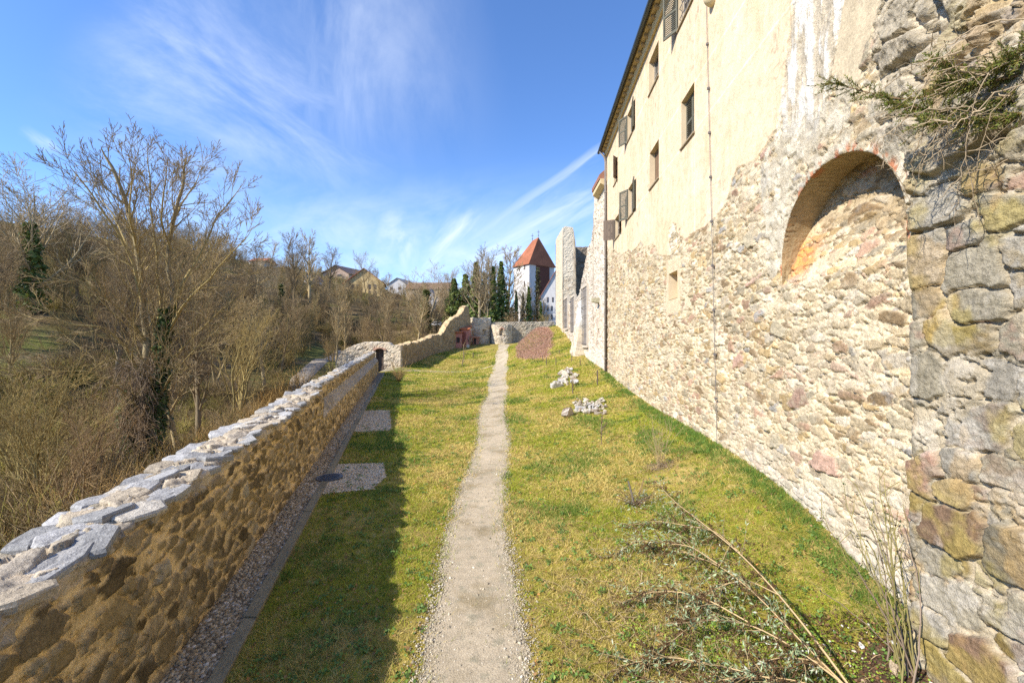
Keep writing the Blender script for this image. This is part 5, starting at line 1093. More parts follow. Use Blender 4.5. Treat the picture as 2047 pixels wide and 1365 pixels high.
# undergrowth: dense brown brush, uncountable
def bush(seed, nt=52, h=1.0):
    rng = np.random.default_rng(seed); ch = []
    for k in range(nt):
        a = rng.uniform(0, 6.28); lean = rng.uniform(.1, 1.0); L = h*rng.uniform(.6, 1.25); p = np.array((rng.normal(0, .22), rng.normal(0, .22), -.05)); d = unit(np.array((math.cos(a)*lean, math.sin(a)*lean, 1))); pts = [p]
        for i in range(4): d = unit(d+rng.normal(0, .16, 3)+np.array((0, 0, -.06*i))); p = p+d*L/4; pts.append(p)
        ch.append((np.array(pts), np.linspace(.009, .0035, 5), np.array((.36, .26, .13))*rng.uniform(.4, 1.4)))
    return tubes(ch)
BU = [bush(300+k) for k in range(6)]
def stack(protos, items):
    V, Fc, C = [], [], []; n = 0
    for k, x, y, z, s, sz, rz, tint in items:
        v, f, c = protos[k]; ca, sa = math.cos(rz), math.sin(rz); V.append(np.stack([x+s*(v[:, 0]*ca-v[:, 1]*sa), y+s*(v[:, 0]*sa+v[:, 1]*ca), z+sz*v[:, 2]], -1)); Fc.append(f+n); C.append(c*tint); n += len(v)
    return np.concatenate(V), np.concatenate(Fc), np.concatenate(C)
items = []; tries = 0
while len(items) < 1500 and tries < 14000:
    tries += 1; px = rt_.uniform(-80, 960) if rt_.random() < .7 else rt_.uniform(560, 940); py = rt_.uniform(500, 1120) if rt_.random() < .75 else rt_.uniform(560, 760)
    q = thit(px, py, 4, 190); x, y = q[0], q[1]
    if y < 64 and x > ledge(y)-1.6: continue
    if y < 5: continue
    if 28 < y < 80 and abs(x-np.interp(y, LANE[:, 1], LANE[:, 0])) < 2.0: continue
    if fbm(np.array(x*.13), np.array(y*.13), 3, 400) < .45: continue
    s = rt_.uniform(.6, 1.35)*(1+y/110); items.append((int(rt_.integers(6)), x, y, float(tz(x, y)), s, s*rt_.uniform(.6, 1.1), rt_.uniform(0, 6.28), np.array((1, 1, 1))*rt_.uniform(.55, 1.3)*(np.array((.95, 1.10, .6)) if rt_.random() < .4 else 1)))
v, f, c = stack(BU, items); stuff(mesh('undergrowth', v, f, M['twig'], c, True), 'tangled brown winter brush covering the slope', 'brush')
# fallen leaves and short grass on the slope close to the wall
rng = np.random.default_rng(77); n = 26000; y = 4+rng.random(n)**1.5*45; x = ledge(y)-1-rng.random(n)*(6+.55*y); z = tz(x, y)+.02
v, f, c = leaf_quads(np.stack([x, y, z], -1), np.tile((0, 0, 1.4), (n, 1)), .05, rng, (.22, .15, .085), .5); stuff(mesh('fallen_leaves', v, f, M['blade'], c), 'dry leaves lying below the garden wall', 'leaves')

# ------------------------------------------------------------------ the big bare tree beyond the garden wall
TY = 18.0; bt_ = thing('big_bare_tree', 'large spreading bare tree with ivy on its forked trunk beyond the garden wall', 'tree', (xg(285, TY), TY, float(tz(xg(285, TY), TY))))
rng = np.random.default_rng(21)
OC = [(.27, .215, .12), (.34, .255, .105), (.33, .25, .11), (.30, .22, .125)]
limbs = [(.24, .10, [(282, 960, 0), (284, 840, 0), (290, 740, .1), (292, 660, .2), (284, 590, .2), (277, 520, .1), (268, 455, -.1), (250, 390, -.3), (228, 340, -.5), (206, 300, -.6)]),
 (.20, .09, [(300, 950, .3), (308, 830, .4), (320, 740, .5), (330, 670, .6), (346, 610, .7), (340, 555, .8), (339, 490, .9), (348, 420, 1), (364, 370, 1.2), (374, 318, 1.4)]),
 (.11, .04, [(287, 610, .2), (262, 530, -.4), (235, 455, -1), (190, 395, -1.5), (158, 355, -1.8), (132, 325, -2)]),
 (.11, .04, [(312, 700, .4), (322, 600, .9), (315, 520, 1.2), (308, 440, 1.5), (300, 370, 1.7), (294, 292, 1.8)]),
 (.10, .035, [(346, 610, .7), (372, 560, .9), (402, 505, 1.4), (432, 440, 1.9), (462, 400, 2.2), (487, 368, 2.4)]),
 (.09, .03, [(333, 670, .6), (370, 610, -.2), (412, 560, -.8), (450, 520, -1.3), (485, 480, -1.6), (508, 447, -1.8)]),
 (.09, .03, [(290, 680, .1), (245, 620, -.7), (200, 585, -1.4), (160, 560, -1.9), (118, 545, -2.2)]),
 (.10, .03, [(290, 760, .1), (252, 690, -.9), (205, 650, -1.7), (150, 650, -2.2), (95, 632, -2.6), (40, 655, -2.9)]),
 (.09, .03, [(322, 745, .5), (370, 690, 1.2), (420, 640, 1.7), (470, 600, 2.1), (505, 560, 2.4)]),
 (.08, .03, [(280, 560, .2), (250, 490, 1), (228, 430, 1.8), (205, 400, 2.2), (180, 350, 2.6)]),
 (.08, .03, [(276, 510, .1), (262, 440, -1.2), (262, 380, -1.8), (258, 330, -2.2), (250, 296, -2.4)]),
 (.07, .025, [(342, 500, .9), (322, 440, .2), (325, 380, -.4), (335, 330, -.9), (338, 296, -1.1)]),
 (.07, .025, [(345, 440, 1), (372, 400, 2), (392, 360, 2.6), (408, 318, 3)]),
 (.07, .025, [(285, 830, 0), (240, 770, -1), (180, 740, -1.8), (120, 745, -2.4), (60, 735, -2.8), (10, 742, -3)]),
 (.07, .022, [(310, 800, .4), (350, 740, -.5), (395, 690, -1.2), (430, 650, -1.7)])]
chT, chC = [], []; sp2 = spec((6, 4), (.55, .55), (.55, .55), (.18, .15), (.10, .08, .06), wob=(.12, .14, .15), seg=(.3, .22, .2), rmin=.0085, col=[OC[1], OC[2], OC[3]])
for li, (r0, r1, pl) in enumerate(limbs):
    pts = np.array([P(a, b, TY+d) for a, b, d in pl]); sg = np.r_[0, np.cumsum(np.linalg.norm(np.diff(pts, axis=0), axis=1))]; n = max(8, int(sg[-1]/.25)); s = np.linspace(0, sg[-1], n)
    sm = np.stack([np.interp(s, sg, pts[:, k]) for k in range(3)], -1); sm += np.stack([.10*(fbm(s*1.1, s*0+li, 3, 500+k)-.5)*2 for k in range(3)], -1)*np.minimum(s/1.0, 1)[:, None]
    for k in range(3): sm[1:-1, k] = (sm[:-2, k]+2*sm[1:-1, k]+sm[2:, k])/4
    rad = (r0+(r1*.55-r0)*np.linspace(0, 1, n)**.75)*(.95 if li < 2 else .8); rad[-3:] *= (.8, .6, .4); (chT if li < 2 else chC).append((sm, rad, np.array(OC[0] if li < 2 else OC[1])*rng.uniform(.9, 1.1)))
    s0 = 4.2 if li < 2 else .5; pos = s0; az = rng.uniform(0, 6)
    while pos < sg[-1]:
        i = min(n-2, int(pos/sg[-1]*(n-1))); d = unit(sm[i+1]-sm[i]); az += 2.4+rng.normal(0, .5); t = pos/sg[-1]; o = []
        grow(rng, sm[i], rot_about(d, rng.uniform(.45, .9), az), rng.uniform(1.7, 3.0)*(1.15-.6*t), min(rad[i]*.5, .03), 0, sp2, o); chC += [c[:3] for c in o]; pos += rng.uniform(.36, .58)
v, f, c = tubes(chT); mesh('trunk', v, f, M['bark'], c, True, bt_, bt_.location)
v, f, c = tubes(chC); mesh('crown', v, f, M['twig'], c, True, bt_, bt_.location)
zb_t = bt_.location.z
def ax1(z): return np.stack([np.interp(z, [zb_t, zb_t+8], [xg(288, TY), xg(300, TY)]), np.full(len(z), TY+.2)], -1)
parts = [ivy_arrays(rng, zb_t, zb_t+6.8, .42, .20, 3000, .085, lambda z: np.stack([np.interp(z, [-2, 2, 4.5], [xg(296, TY), xg(310, TY), xg(318, TY)]), np.full(len(z), TY+.3)], -1), (.07, .11, .028)), ivy_arrays(rng, zb_t, zb_t+3.4, .42, .30, 1700, .085, lambda z: np.stack([np.full(len(z), xg(262, TY)), np.full(len(z), TY-.1)], -1), (.09, .14, .036)), ivy_arrays(rng, zb_t+3.5, zb_t+7.0, .25, .12, 500, .08, lambda z: np.stack([np.interp(z, [2, 5], [xg(332, TY+.6), xg(348, TY+.6)]), np.full(len(z), TY+.6)], -1), (.07, .11, .028))]
nv_ = np.cumsum([0]+[len(p[0]) for p in parts]); mesh('ivy', np.concatenate([p[0] for p in parts]), np.concatenate([p[1]+o for p, o in zip(parts, nv_)]), M['leaf'], np.concatenate([p[2] for p in parts]), False, bt_, bt_.location)
ch = []
for k in range(900):
    z0 = zb_t+rng.uniform(.6, 4.8); a = rng.uniform(0, 6.28); r = rng.uniform(.25, .75); p = np.array((xg(282, TY)+math.cos(a)*r*.9, TY-.1+math.sin(a)*r, z0)); pts = [p]; d = np.array((rng.normal(0, .5), rng.normal(0, .5), -.4))
    for i in range(4): d = unit(d+rng.normal(0, .35, 3)+np.array((0, 0, -.22))); p = p+d*.28; pts.append(p)
    ch.append((np.array(pts), np.full(5, .0075), np.array((.26, .19, .125))*rng.uniform(.6, 1.3)))
v, f, c = tubes(ch); mesh('dry_creeper', v, f, M['twig'], c, True, bt_, bt_.location)
# saplings close beyond the wall
for k, (px, Y, top, key, lab, wd) in enumerate(((135, 12.5, 800, 7, 'yellowish twiggy sapling with ivy at its foot, nearest below the wall', 1.0), (90, 14, 770, 6, 'dense twiggy sapling left of the yellowish one', 1.0), (40, 15, 690, 6, 'tall twiggy sapling at the left edge below the long low limb', 1.0), (190, 15.5, 760, 7, 'twiggy sapling just left of the big tree', 1.0), (360, 20, 640, 4, 'pale slim tree right of the big forked trunk', 1.1), (395, 23, 560, 2, 'leaning slim tree between the big tree and the fallen stem', 1.0), (480, 30, 600, 6, 'twiggy bush behind the garden wall middle', 1.0), (530, 36, 590, 4, 'pole tree behind the garden wall middle', 1.0), (672, 50, 560, 4, 'slim young tree beside the lane outside the gateway', .8), (690, 52, 600, 4, 'second slim young tree beside the lane, closer to the gateway', .8), (620, 60, 590, 5, 'thin pale pole tree at the bend of the lane', .8), (20, 26, 560, 3, 'dark twin stemmed tree at the left edge behind the low limb', 1.0), (430, 34, 540, 3, 'twin stemmed tree behind the big tree on its right', 1.0), (230, 30, 480, 2, 'upright tree directly behind the big tree', 1.0), (330, 40, 470, 0, 'spreading tree behind the crown of the big tree', 1.1), (420, 50, 455, 3, 'twin stemmed tree behind the right crown of the big tree', 1.2), (480, 55, 500, 2, 'upright bare tree right of the big crown', 1.1), (160, 45, 440, 2, 'upright bare tree left behind the big crown', 1.2))):
    pt(key, px, top, Y, lab, wide=wd)
items = []
for k in range(240):
    Y = 5+rng.random()**1.3*34; d_ = 1.7+rng.random()**1.4*7; x = xin(Y)-d_; s = rng.uniform(.7, 1.3)*(1+Y/60); items.append((int(rng.integers(6)), x, Y, float(tz(x, Y)), s, s*rng.uniform(.7, 1.15), rng.uniform(0, 6), np.array((1.12, 1.0, .72))*rng.uniform(.8, 1.2)))
v, f, c = stack(BU, items); stuff(mesh('wallside_brush', v, f, M['twig'], c, True), 'ochre twigs and brush close below the garden wall', 'brush')

for k, o in PROTO.items():
    if k not in USED:
        for ch_ in list(o.children): bpy.data.objects.remove(ch_)
        bpy.data.objects.remove(o)
# ------------------------------------------------------------------ grass
rng = np.random.default_rng(99)
def blades(x, y, hgt, wid, lean, col, rng, z=None):
    n = len(x); z = gz(x, y) if z is None else z; a = rng.uniform(0, 6.28, n); b = rng.uniform(0, 6.28, n); p = np.stack([x, y, z-.004], -1)
    u = np.stack([np.cos(a), np.sin(a), 0*a], -1)*wid[:, None]/2; t = np.stack([np.cos(b)*lean*hgt, np.sin(b)*lean*hgt, hgt], -1)
    v = np.stack([p-u, p+u, p+t], 1).reshape(-1, 3); return v, np.arange(3*n).reshape(-1, 3), np.repeat(col, 3, 0)
n = 620000; r_ = rng.random(n); Y = 3.4*(58/3.4)**(r_**.92); lo_, hi_ = ledge(Y)+.63, redge(Y)-.25; hi_ = np.minimum(hi_, np.maximum(.95*Y+.8, 3)); x = lo_+(hi_-lo_)*rng.random(n)
dist = np.abs(x-pathx(Y))-pathw(Y)/2; edge = fbm(x*3, Y*3, 3, 602); ok = (dist > -.05+.22*(edge-.35)) | ((dist > -.25) & (rng.random(n) < .14)) | (rng.random(n) < .004)
dens = fbm(x*.8, Y*.8, 4, 603); ok &= rng.random(n) < np.clip(.20+1.7*(dens-.28), .14, 1)
def near_poly(x, y, pts):
    return pip(x, y, [(p[0], p[1]) for p in pts])
ok &= ~(near_poly(x, Y, PA) & (rng.random(n) < .985)); ok &= ~(near_poly(x, Y, PB) & (rng.random(n) < .985))
ok &= ~((x > 3.0+.35*(fbm(x*3, Y*3, 3, 611)-.5)) & (Y < 4.45) & (rng.random(n) < .8))
x, Y = x[ok], Y[ok]; n = len(x)
pat = fbm(x*.7, Y*.7, 4, 604)+.25*(fbm(x*4, Y*4, 3, 605)-.5); rr = rng.random(n); shade = np.clip((xin(Y)+2.5-x)/1.0, 0, 1)
wall_strip = sst(.9, 0, x-(xin(Y)+2.0)); straw = rr < np.clip(.50-2.6*(pat-.44)-.35*wall_strip, .10, .92)  # fewer straw blades in the strip beside the garden wall
gr = mix(np.array((.25, .33, .026)), np.array((.43, .45, .042)), rng.random(n)); stc = mix(np.array((.76, .60, .22)), np.array((.60, .47, .13)), rng.random(n)); dk = rng.random(n) < .18
col = np.where(straw[:, None], stc, gr); col[dk] *= .6; lush = (fbm(x*1.1+40, Y*1.1, 4, 606) > .60) | ((wx(Y)-x < .55) & (rng.random(n) < .8) & (Y > 4))
col[lush & ~straw] = np.array((.14, .23, .035))*rng.uniform(.7, 1.3, (int((lush & ~straw).sum()), 1))
hg = rng.uniform(.015, .055, n)*(.6+.9*fbm(x*6, Y*6, 2, 607))*np.where(lush, 1.5, 1)*(1+.02*Y); wd_ = np.maximum(.0042, .0012*Y)*rng.uniform(.7, 1.4, n)
v, f, c = blades(x, Y, hg, wd_, rng.uniform(.3, 2.2, n), col, rng); stuff(mesh('grass', v, f, M['blade'], c), 'short winter grass, green and straw coloured, growing on the lawn', 'grass')
n = 5200; Y = 3.5*(20/3.5)**rng.random(n); x = ledge(Y)+.7+(np.minimum(redge(Y)-.3, .95*Y+.8)-ledge(Y)-.7)*rng.random(n); d_ = np.abs(x-pathx(Y))-pathw(Y)/2; k = (d_ > .12) & ~near_poly(x, Y, PA) & ~near_poly(x, Y, PB) & ~((x > 3.0) & (Y < 4.5)); x, Y = x[k], Y[k]; n = len(x); m = 13
cx_t, cy_t = np.repeat(x, m)+rng.normal(0, .028, n*m), np.repeat(Y, m)+rng.normal(0, .028, n*m); pt_ = fbm(x*.7, Y*.7, 4, 604); kind_ = np.where(rng.random(n) < np.clip(.55-2*(pt_-.44), .15, .85), 0, 1)
base_ = np.where(kind_[:, None] == 0, np.array((.68, .52, .20)), np.array((.20, .28, .03)))*rng.uniform(.55, 1.15, (n, 1)); hgt_ = np.repeat(rng.uniform(.03, .085, n), m)*rng.uniform(.5, 1.1, n*m)
v, f, c = blades(cx_t, cy_t, hgt_, np.maximum(.0045, .0010*cy_t), rng.uniform(.2, 1.6, n*m), np.repeat(base_, m, 0)*rng.uniform(.75, 1.2, (n*m, 1)), rng); stuff(mesh('grass_tufts', v, f, M['blade'], c), 'longer straw and green tufts standing out of the lawn', 'grass')
n = 4200; Y = 3.4*(40/3.4)**rng.random(n); x = ledge(Y)+.7+(np.minimum(redge(Y)-.3, .95*Y+.8)-ledge(Y)-.7)*rng.random(n)
k = np.abs(x-pathx(Y)) > pathw(Y)/2+.02; x, Y = x[k], Y[k]; n = len(x)
v, f, c = leaf_quads(np.stack([x, Y, gz(x, Y)+.03], -1), np.tile((0, 0, 1.0), (n, 1)), .016*(1+Y/14), rng, (.26, .15, .07), .6, .6); stuff(mesh('dead_leaves', v, f, M['blade'], c), 'small dead leaves and bits scattered over the lawn', 'leaves')
n = 900; Y = 3.6*(16/3.6)**rng.random(n); x = ledge(Y)+.8+(np.minimum(redge(Y)-.3, .95*Y+.8)-ledge(Y)-.8)*rng.random(n); k = np.abs(x-pathx(Y)) > pathw(Y)/2+.1; x, Y = x[k], Y[k]; m = 16; xx = np.repeat(x, m)+rng.normal(0, .035, len(x)*m); yy = np.repeat(Y, m)+rng.normal(0, .035, len(x)*m)
v, f, c = leaf_quads(np.stack([xx, yy, gz(xx, yy)+rng.uniform(.01, .05, len(xx))], -1), np.tile((0, -.3, 1.2), (len(xx), 1)), .02, rng, (.13, .22, .045), .4); stuff(mesh('lawn_weeds', v, f, M['leaf'], c), 'small green weeds growing among the grass', 'weeds')
# tufts at the wall foot and around the beds
tx = rng.uniform(0, 1, 300); Yt = 4.9*(26/4.9)**tx; 
X_, Y_ = [], []
for k in range(300):
    m = rng.integers(14, 40); X_.append(wx(Yt[k])-.12-abs(rng.normal(0, .16))+rng.normal(0, .05, m)); Y_.append(Yt[k]+rng.normal(0, .05, m))
x = np.concatenate(X_); Y = np.concatenate(Y_); n = len(x); col = np.array((.13, .22, .04))*rng.uniform(.6, 1.5, (n, 1)); v, f, c = blades(x, Y, rng.uniform(.05, .13, n), np.maximum(.006, .001*Y), rng.uniform(.2, 1.1, n), col, rng)
stuff(mesh('wall_foot_grass', v, f, M['blade'], c), 'lush green tufts along the foot of the castle house', 'grass')
# ------------------------------------------------------------------ pebbles
def pebbles(name, x, y, size, pal, label, sub=0, dz=.0, flat=(.5, .85)):
    z = gz(x, y)+size*.25+dz; v, f, m = scatter_blobs(np.stack([x, y, z], -1), size, rng, sub, flat); c = pick(rng.random(len(x)), pal)*rng.uniform(.7, 1.3, (len(x), 1)); stuff(mesh(name, v, f, M['pebble'], np.repeat(c, m, 0), True), label, 'gravel')
n = 15000; Y = 3.2*(30/3.2)**(rng.random(n)**.9); x = xin(Y)-.02+rng.random(n)*.50; GR = [(.3, (.36, .28, .165)), (.27, (.46, .385, .26)), (.2, (.21, .16, .095)), (.13, (.40, .29, .15)), (.10, (.56, .50, .40))]
pebbles('drain_gravel', x, Y, rng.uniform(.016, .030, n)*(1+.012*Y), GR, 'rounded gravel in the strip along the garden wall')
def inpoly(n, pts):
    p = np.array(pts)[:, :2]; lo, hi = p.min(0), p.max(0); q = lo+(hi-lo)*rng.random((n, 2)); return q[pip(q[:, 0], q[:, 1], p.tolist())]
qa = inpoly(7000, PA); qb = inpoly(5200, PB); q = np.concatenate([qa, qb]); q = q+rng.normal(0, .02, q.shape); GP = [(.45, (.60, .49, .33)), (.25, (.46, .36, .21)), (.2, (.70, .60, .44)), (.10, (.28, .2, .11))]
pebbles('patch_pebbles', q[:, 0], q[:, 1], rng.uniform(.014, .024, len(q))*1.15, GP, 'loose gravel lying in the two lawn patches', dz=.008)
n = 17000; Y = 3.3*(24/3.3)**(rng.random(n)); e_ = rng.choice([-1, 1], n); off = np.where(rng.random(n) < .75, np.abs(rng.normal(.95, .16, n)), rng.random(n)*1.0); x = pathx(Y)+e_*off*pathw(Y)/2
pebbles('path_pebbles', x, Y, rng.uniform(.004, .011, n)*(1+.02*Y)*np.where(rng.random(n) < .04, 2, 1), [(.5, (.40, .345, .25)), (.35, (.31, .26, .18)), (.15, (.52, .47, .38))], 'small pale stones scattered along the gravel path', dz=.006)
n = 260; x = 2.7+rng.random(n)*1.6; Y = 3.0+rng.random(n)*1.7; pebbles('bed_chips', x, Y, rng.uniform(.006, .02, n), [(.5, (.62, .56, .48)), (.5, (.35, .24, .15))], 'pale stone chips scattered on the mulch bed', dz=.014)
n = 5200; x = 2.6+rng.random(n)*1.7; Y = 2.9+rng.random(n)*1.9; kk = (x > 2.75) & (x < wx(Y)-.4)
v, f, c = leaf_quads(np.stack([x[kk], Y[kk], gz(x[kk], Y[kk])+.022], -1), np.tile((0, 0, 1.2), (int(kk.sum()), 1)), .017, rng, (.13, .075, .04), .6); stuff(mesh('mulch_chips', v, f, M['blade'], c), 'loose bark chips on the mulch bed', 'mulch')
# manhole cover
c0 = hit(659, 958); mh = thing('manhole_cover', 'round dark iron manhole cover on the gravel patch', 'manhole', c0); b = MB(); ring = lambda r, z: [(c0[0]+r*math.cos(a), c0[1]+r*math.sin(a), c0[2]+z) for a in np.linspace(0, 2*math.pi, 33)[:-1]]
b.prism(ring(.29, -.05), ring(.285, .052)); b.build('rim', M['cast'], mh, c0); b = MB(); b.prism(ring(.245, .03), ring(.24, .060))
for k in range(7): s = -.18+k*.06; hl = math.sqrt(.21**2-s*s); b.box((c0[0]-hl, c0[1]+s-.012, c0[2]+.058), (c0[0]+hl, c0[1]+s+.012, c0[2]+.068))
b.build('lid', M['cast'], mh, c0)
# ------------------------------------------------------------------ stones on the slope
def rock(p, s, seed, col, name, label, cat, group=None):
    r = np.random.default_rng(seed); v, f = ico(2); nz = np.array([vn(v[:, 0]*1.6+seed, v[:, 1]*1.6+v[:, 2]*2.1, seed+k)-.5 for k in range(3)]).T
    v = v+nz*1.1
    for _ in range(5): ax = unit(r.normal(0, 1, 3)); lim = r.uniform(.45, .8); dd = v@ax; v = v-np.maximum(dd-lim, 0)[:, None]*ax
    v = v*np.asarray(s); a = r.uniform(0, 6.28); R = np.array(Matrix.Rotation(a, 3, 'Z')@Matrix.Rotation(r.normal(0, .5), 3, 'X')); v = v@R.T
    o = mesh(name, v+np.asarray(p), f, M['stone'], np.asarray(col)*np.ones((len(v), 3)), False, None, p); return tag(o, label, cat, group)
def block(pa, w, d, h, lean, col, name, label):
    b = MB(); x, y, z = pa; L = lean
    b.prism([(x, y, z-.2), (x+w, y-.05, z-.2), (x+w, y+d, z-.1), (x, y+d, z-.1)], [(x+L, y+.02, z+h), (x+w*.95+L, y-.03, z+h*.9), (x+w+L, y+d*.95, z+h*.95), (x+L, y+d, z+h*1.05)], col); o = b.build(name, M['stone'], None, pa)
    md = o.modifiers.new('soft', 'BEVEL'); md.width = .04; md.segments = 3; return tag(o, label, 'stone block')
rk0 = np.random.default_rng(14)
c1 = hit(1112, 776); rock(c1+(.05, .15, .14), (.30, .30, .30), 811, (.46, .43, .38), 'carved_stone_block', 'pale squared stone block at the left of the farther rubble pile', 'stone block')
RC_ = [(.50, .45, .36), (.42, .35, .26), (.47, .45, .42), (.56, .50, .40), (.30, .25, .19)]
rk = np.random.default_rng(4)
for k in range(46):
    t = rk.random(); px = 1112+40*t; py = 768-20*t*(.6+.4*rk.random()); p = hit(px, min(772, py+14)); up = rk.random()*.55; s = rk.uniform(.09, .2)
    p = hit(1118+rk.uniform(0, 35), 771-rk.uniform(0, 34)*(.4+.6*t)); s *= .85; rock(p+np.array((0, 0, .03+up*.3*rk.random())), (s*1.3, s*1.1, s), 900+k, np.array(RC_[k % 5])*rk.uniform(.85, 1.1), 'rubble_stone', 'pale broken stone heaped in the farther rubble pile', 'stone', 'stones of the farther rubble pile')
c2 = hit(1140, 833); rock(c2+(-.05, .1, .12), (.36, .24, .24), 817, (.50, .43, .36), 'carved_stone_trough', 'pinkish carved stone slab at the left of the nearer rubble pile', 'stone block')
b2 = hit(1160, 824); o = block(b2+(-.18, .0, 0), .42, .16, .22, 0, (.38, .365, .35), 'carved_stone_slab', 'grey stone slab lying behind the pinkish carved stone')
for k in range(70):
    p = hit(1148+rk.uniform(0, 64), 830-rk.uniform(0, 28)); s = rk.uniform(.04, .105); rock(p+np.array((0, 0, .03+.09*rk.random())), (s*1.4, s*1.1, s), 950+k, np.array(RC_[k % 5])*rk.uniform(.85, 1.15), 'rubble_stone', 'pale broken stone in the nearer rubble pile', 'stone', 'stones of the nearer rubble pile')
c3 = hit(935, 694); block(c3+(-.2, 0, 0), .45, .35, .42, 0, (.58, .53, .44), 'marker_stone', 'small pale stone block on the lawn before the stepped wall')
# ------------------------------------------------------------------ stakes and young plants
def stake(px, py, pytop, label, r=.028, col=(.14, .105, .08), twig=False, name='wooden_stake', cat='stake', group=None):
    p = hit(px, py); h = (py-pytop)/F*p[1]; r = max(r, .0009*p[1]); t = thing(name, label, cat, p, group); q = p+np.array((rk.normal(0, .03), 0, h))
    b = MB(); b.tube([p-(0, 0, .1), (p+q)/2, q], [r, r, r*.9], 7, col); b.build('post', M['bark'], t, p)
    if twig:
        ch = []
        for k in range(14):
            a = rk.uniform(0, 6.28); z = rk.uniform(.25, 1.0); s0 = p+np.array((0, 0, h*z*.9)); e = s0+np.array((math.cos(a)*.25*h, math.sin(a)*.25*h, h*rk.uniform(.15, .45))); ch.append((np.array([s0, (s0+e)/2+rk.normal(0, .02, 3), e]), np.array((.006, .005, .004))*(1+p[1]/25), np.array((.2, .14, .08))))
        v, f, c = tubes(ch); mesh('twigs', v, f, M['twig'], c, True, t, p)
    return t
stake(1145, 787, 765, 'dark wooden stake between the two rubble piles', .03, twig=True); stake(1194, 770, 740, 'dark wooden stake nearest the foot of the downpipe', .035)
stake(1202, 890, 833, 'thin bare sapling tied upright on the slope before the nearer rubble pile', .012, (.2, .15, .1), True, 'young_sapling', 'sapling')
for k, (a, b, c, lab) in enumerate(((1085, 721, 711, 'lowest short stake at the foot of the reddish mound'), (1092, 730, 714, 'tall thin stake on the slope below the reddish mound'), (1111.5, 731, 715, 'middle stake of the row above the farther rubble pile'), (1117.5, 708, 700, 'short stake highest up beside the reddish mound'), (1143.5, 722, 711, 'stake on the slope straight above the farther rubble pile'), (1160, 730, 716, 'paired stake nearest the battered foot of the ruined range'))): stake(a, b, c, lab, .03, group='stakes on the slope')
stake(925, 733, 718, 'twin dark sapling stem beside the crossing path', .03, twig=False, name='young_sapling', cat='sapling'); stake(946, 716, 704, 'short sapling stem between crossing path and stepped wall', .025, name='young_sapling', cat='sapling'); stake(927, 724, 688, 'tall hair thin sapling beside the crossing path', .018, (.2, .15, .1), True, 'young_sapling', 'sapling'); stake(939, 694, 672, 'twiggy young tree right behind the marker stone', .03, (.25, .18, .1), True, 'young_sapling', 'sapling')
def twigbush(name, label, px, py, h, n, spread, col, r=.006, cat='shrub', leafc=None, seed=1):
    p = hit(px, py); g = np.random.default_rng(seed); t = thing(name, label, cat, p); ch = []; tips = []
    for k in range(n):
        a = g.uniform(0, 6.28); d = unit(np.array((math.cos(a)*spread, math.sin(a)*spread, 1))*np.array((1, 1, g.uniform(.7, 1.3)))); q = p+g.normal(0, .03, 3)*(1, 1, 0); pts = [q]; L = h*g.uniform(.55, 1.1)
        for i in range(6): d = unit(d+g.normal(0, .09, 3)+np.array((0, 0, .03))); q = q+d*L/6; pts.append(q)
        ch.append((np.array(pts), np.linspace(r, r*.5, 7), np.array(col)*g.uniform(.75, 1.25)))
        for j in range(3):
            i = int(g.integers(2, 6)); e = unit(d+g.normal(0, .5, 3)); s0 = pts[i]; ch.append((np.array([s0, s0+e*L*.12, s0+e*L*.22+g.normal(0, .02, 3)]), np.array((.6, .5, .4))*r, np.array(col)*g.uniform(.75, 1.25))); tips.append(s0+e*L*.2)
    v, f, c = tubes(ch); mesh('stems', v, f, M['twig'], c, True, t, p); return t, np.array(tips), p, g
twigbush('twiggy_shrub', 'pale bare shrub in the corner by the end of the garden wall', 797, 763, 1.6, 40, .55, (.36, .25, .11), .013, seed=3)
t, tips, p, g = twigbush('dry_stalks', 'tall thin dry stalks with a mat of dead stems on the slope', 1318, 935, 1.15, 26, .22, (.36, .27, .15), .0038, 'plant', seed=4)
n = 500; x = p[0]+g.normal(0, .16, n); y = p[1]+g.normal(0, .14, n); ch = [(np.array([(a, b, float(gz(a, b))+.01), (a+g.normal(0, .07), b+g.normal(0, .07), float(gz(a, b))+g.uniform(.01, .07))]), np.array((.004, .003)), np.array((.33, .24, .16))*g.uniform(.5, 1.3)) for a, b in zip(x[:240], y[:240])]
v, f, c = tubes(ch); tag(mesh('dead_stems', v, f, M['twig'], c, True, t, p), kind='stuff')
# short stake with its dark pruned shrub
sk = hit(1268, 1012); t = thing('pruned_shrub', 'dark pruned shrub with one thick upright cut stem on the slope', 'shrub', sk); g = np.random.default_rng(6); ch = [(np.array([sk-(0, 0, .05), sk+(-.03, .02, .18), sk+(-.09, .06, .42)]), np.array((.026, .023, .02)), np.array((.16, .135, .11)))]
for k in range(34):
    a = g.uniform(0, 6.28); L = g.uniform(.25, .6); d = unit(np.array((math.cos(a), math.sin(a)*.8, g.uniform(.3, 1.6)))); q = sk+g.normal(0, .04, 3)*(1, 1, 0); pts = [q]
    for i in range(5): d = unit(d+g.normal(0, .15, 3)+(0, 0, -.12)); q = q+d*L/5; pts.append(q)
    ch.append((np.array(pts), np.linspace(.006, .003, 6), np.array((.19, .125, .075))*g.uniform(.6, 1.2)))
v, f, c = tubes(ch); mesh('stems', v, f, M['twig'], c, True, t, sk)
n = 260; pp = sk+np.stack([g.normal(.10, .22, n), g.normal(0, .16, n), np.abs(g.normal(.05, .07, n))], -1); pp[:, 2] = gz(pp[:, 0], pp[:, 1])+np.abs(g.normal(.05, .08, n)); v, f, c = leaf_quads(pp, np.tile((-.3, -.3, 1), (n, 1)), .022, g, (.30, .33, .24), .4, .4); mesh('leaves', v, f, M['leaf'], c, False, t, sk)
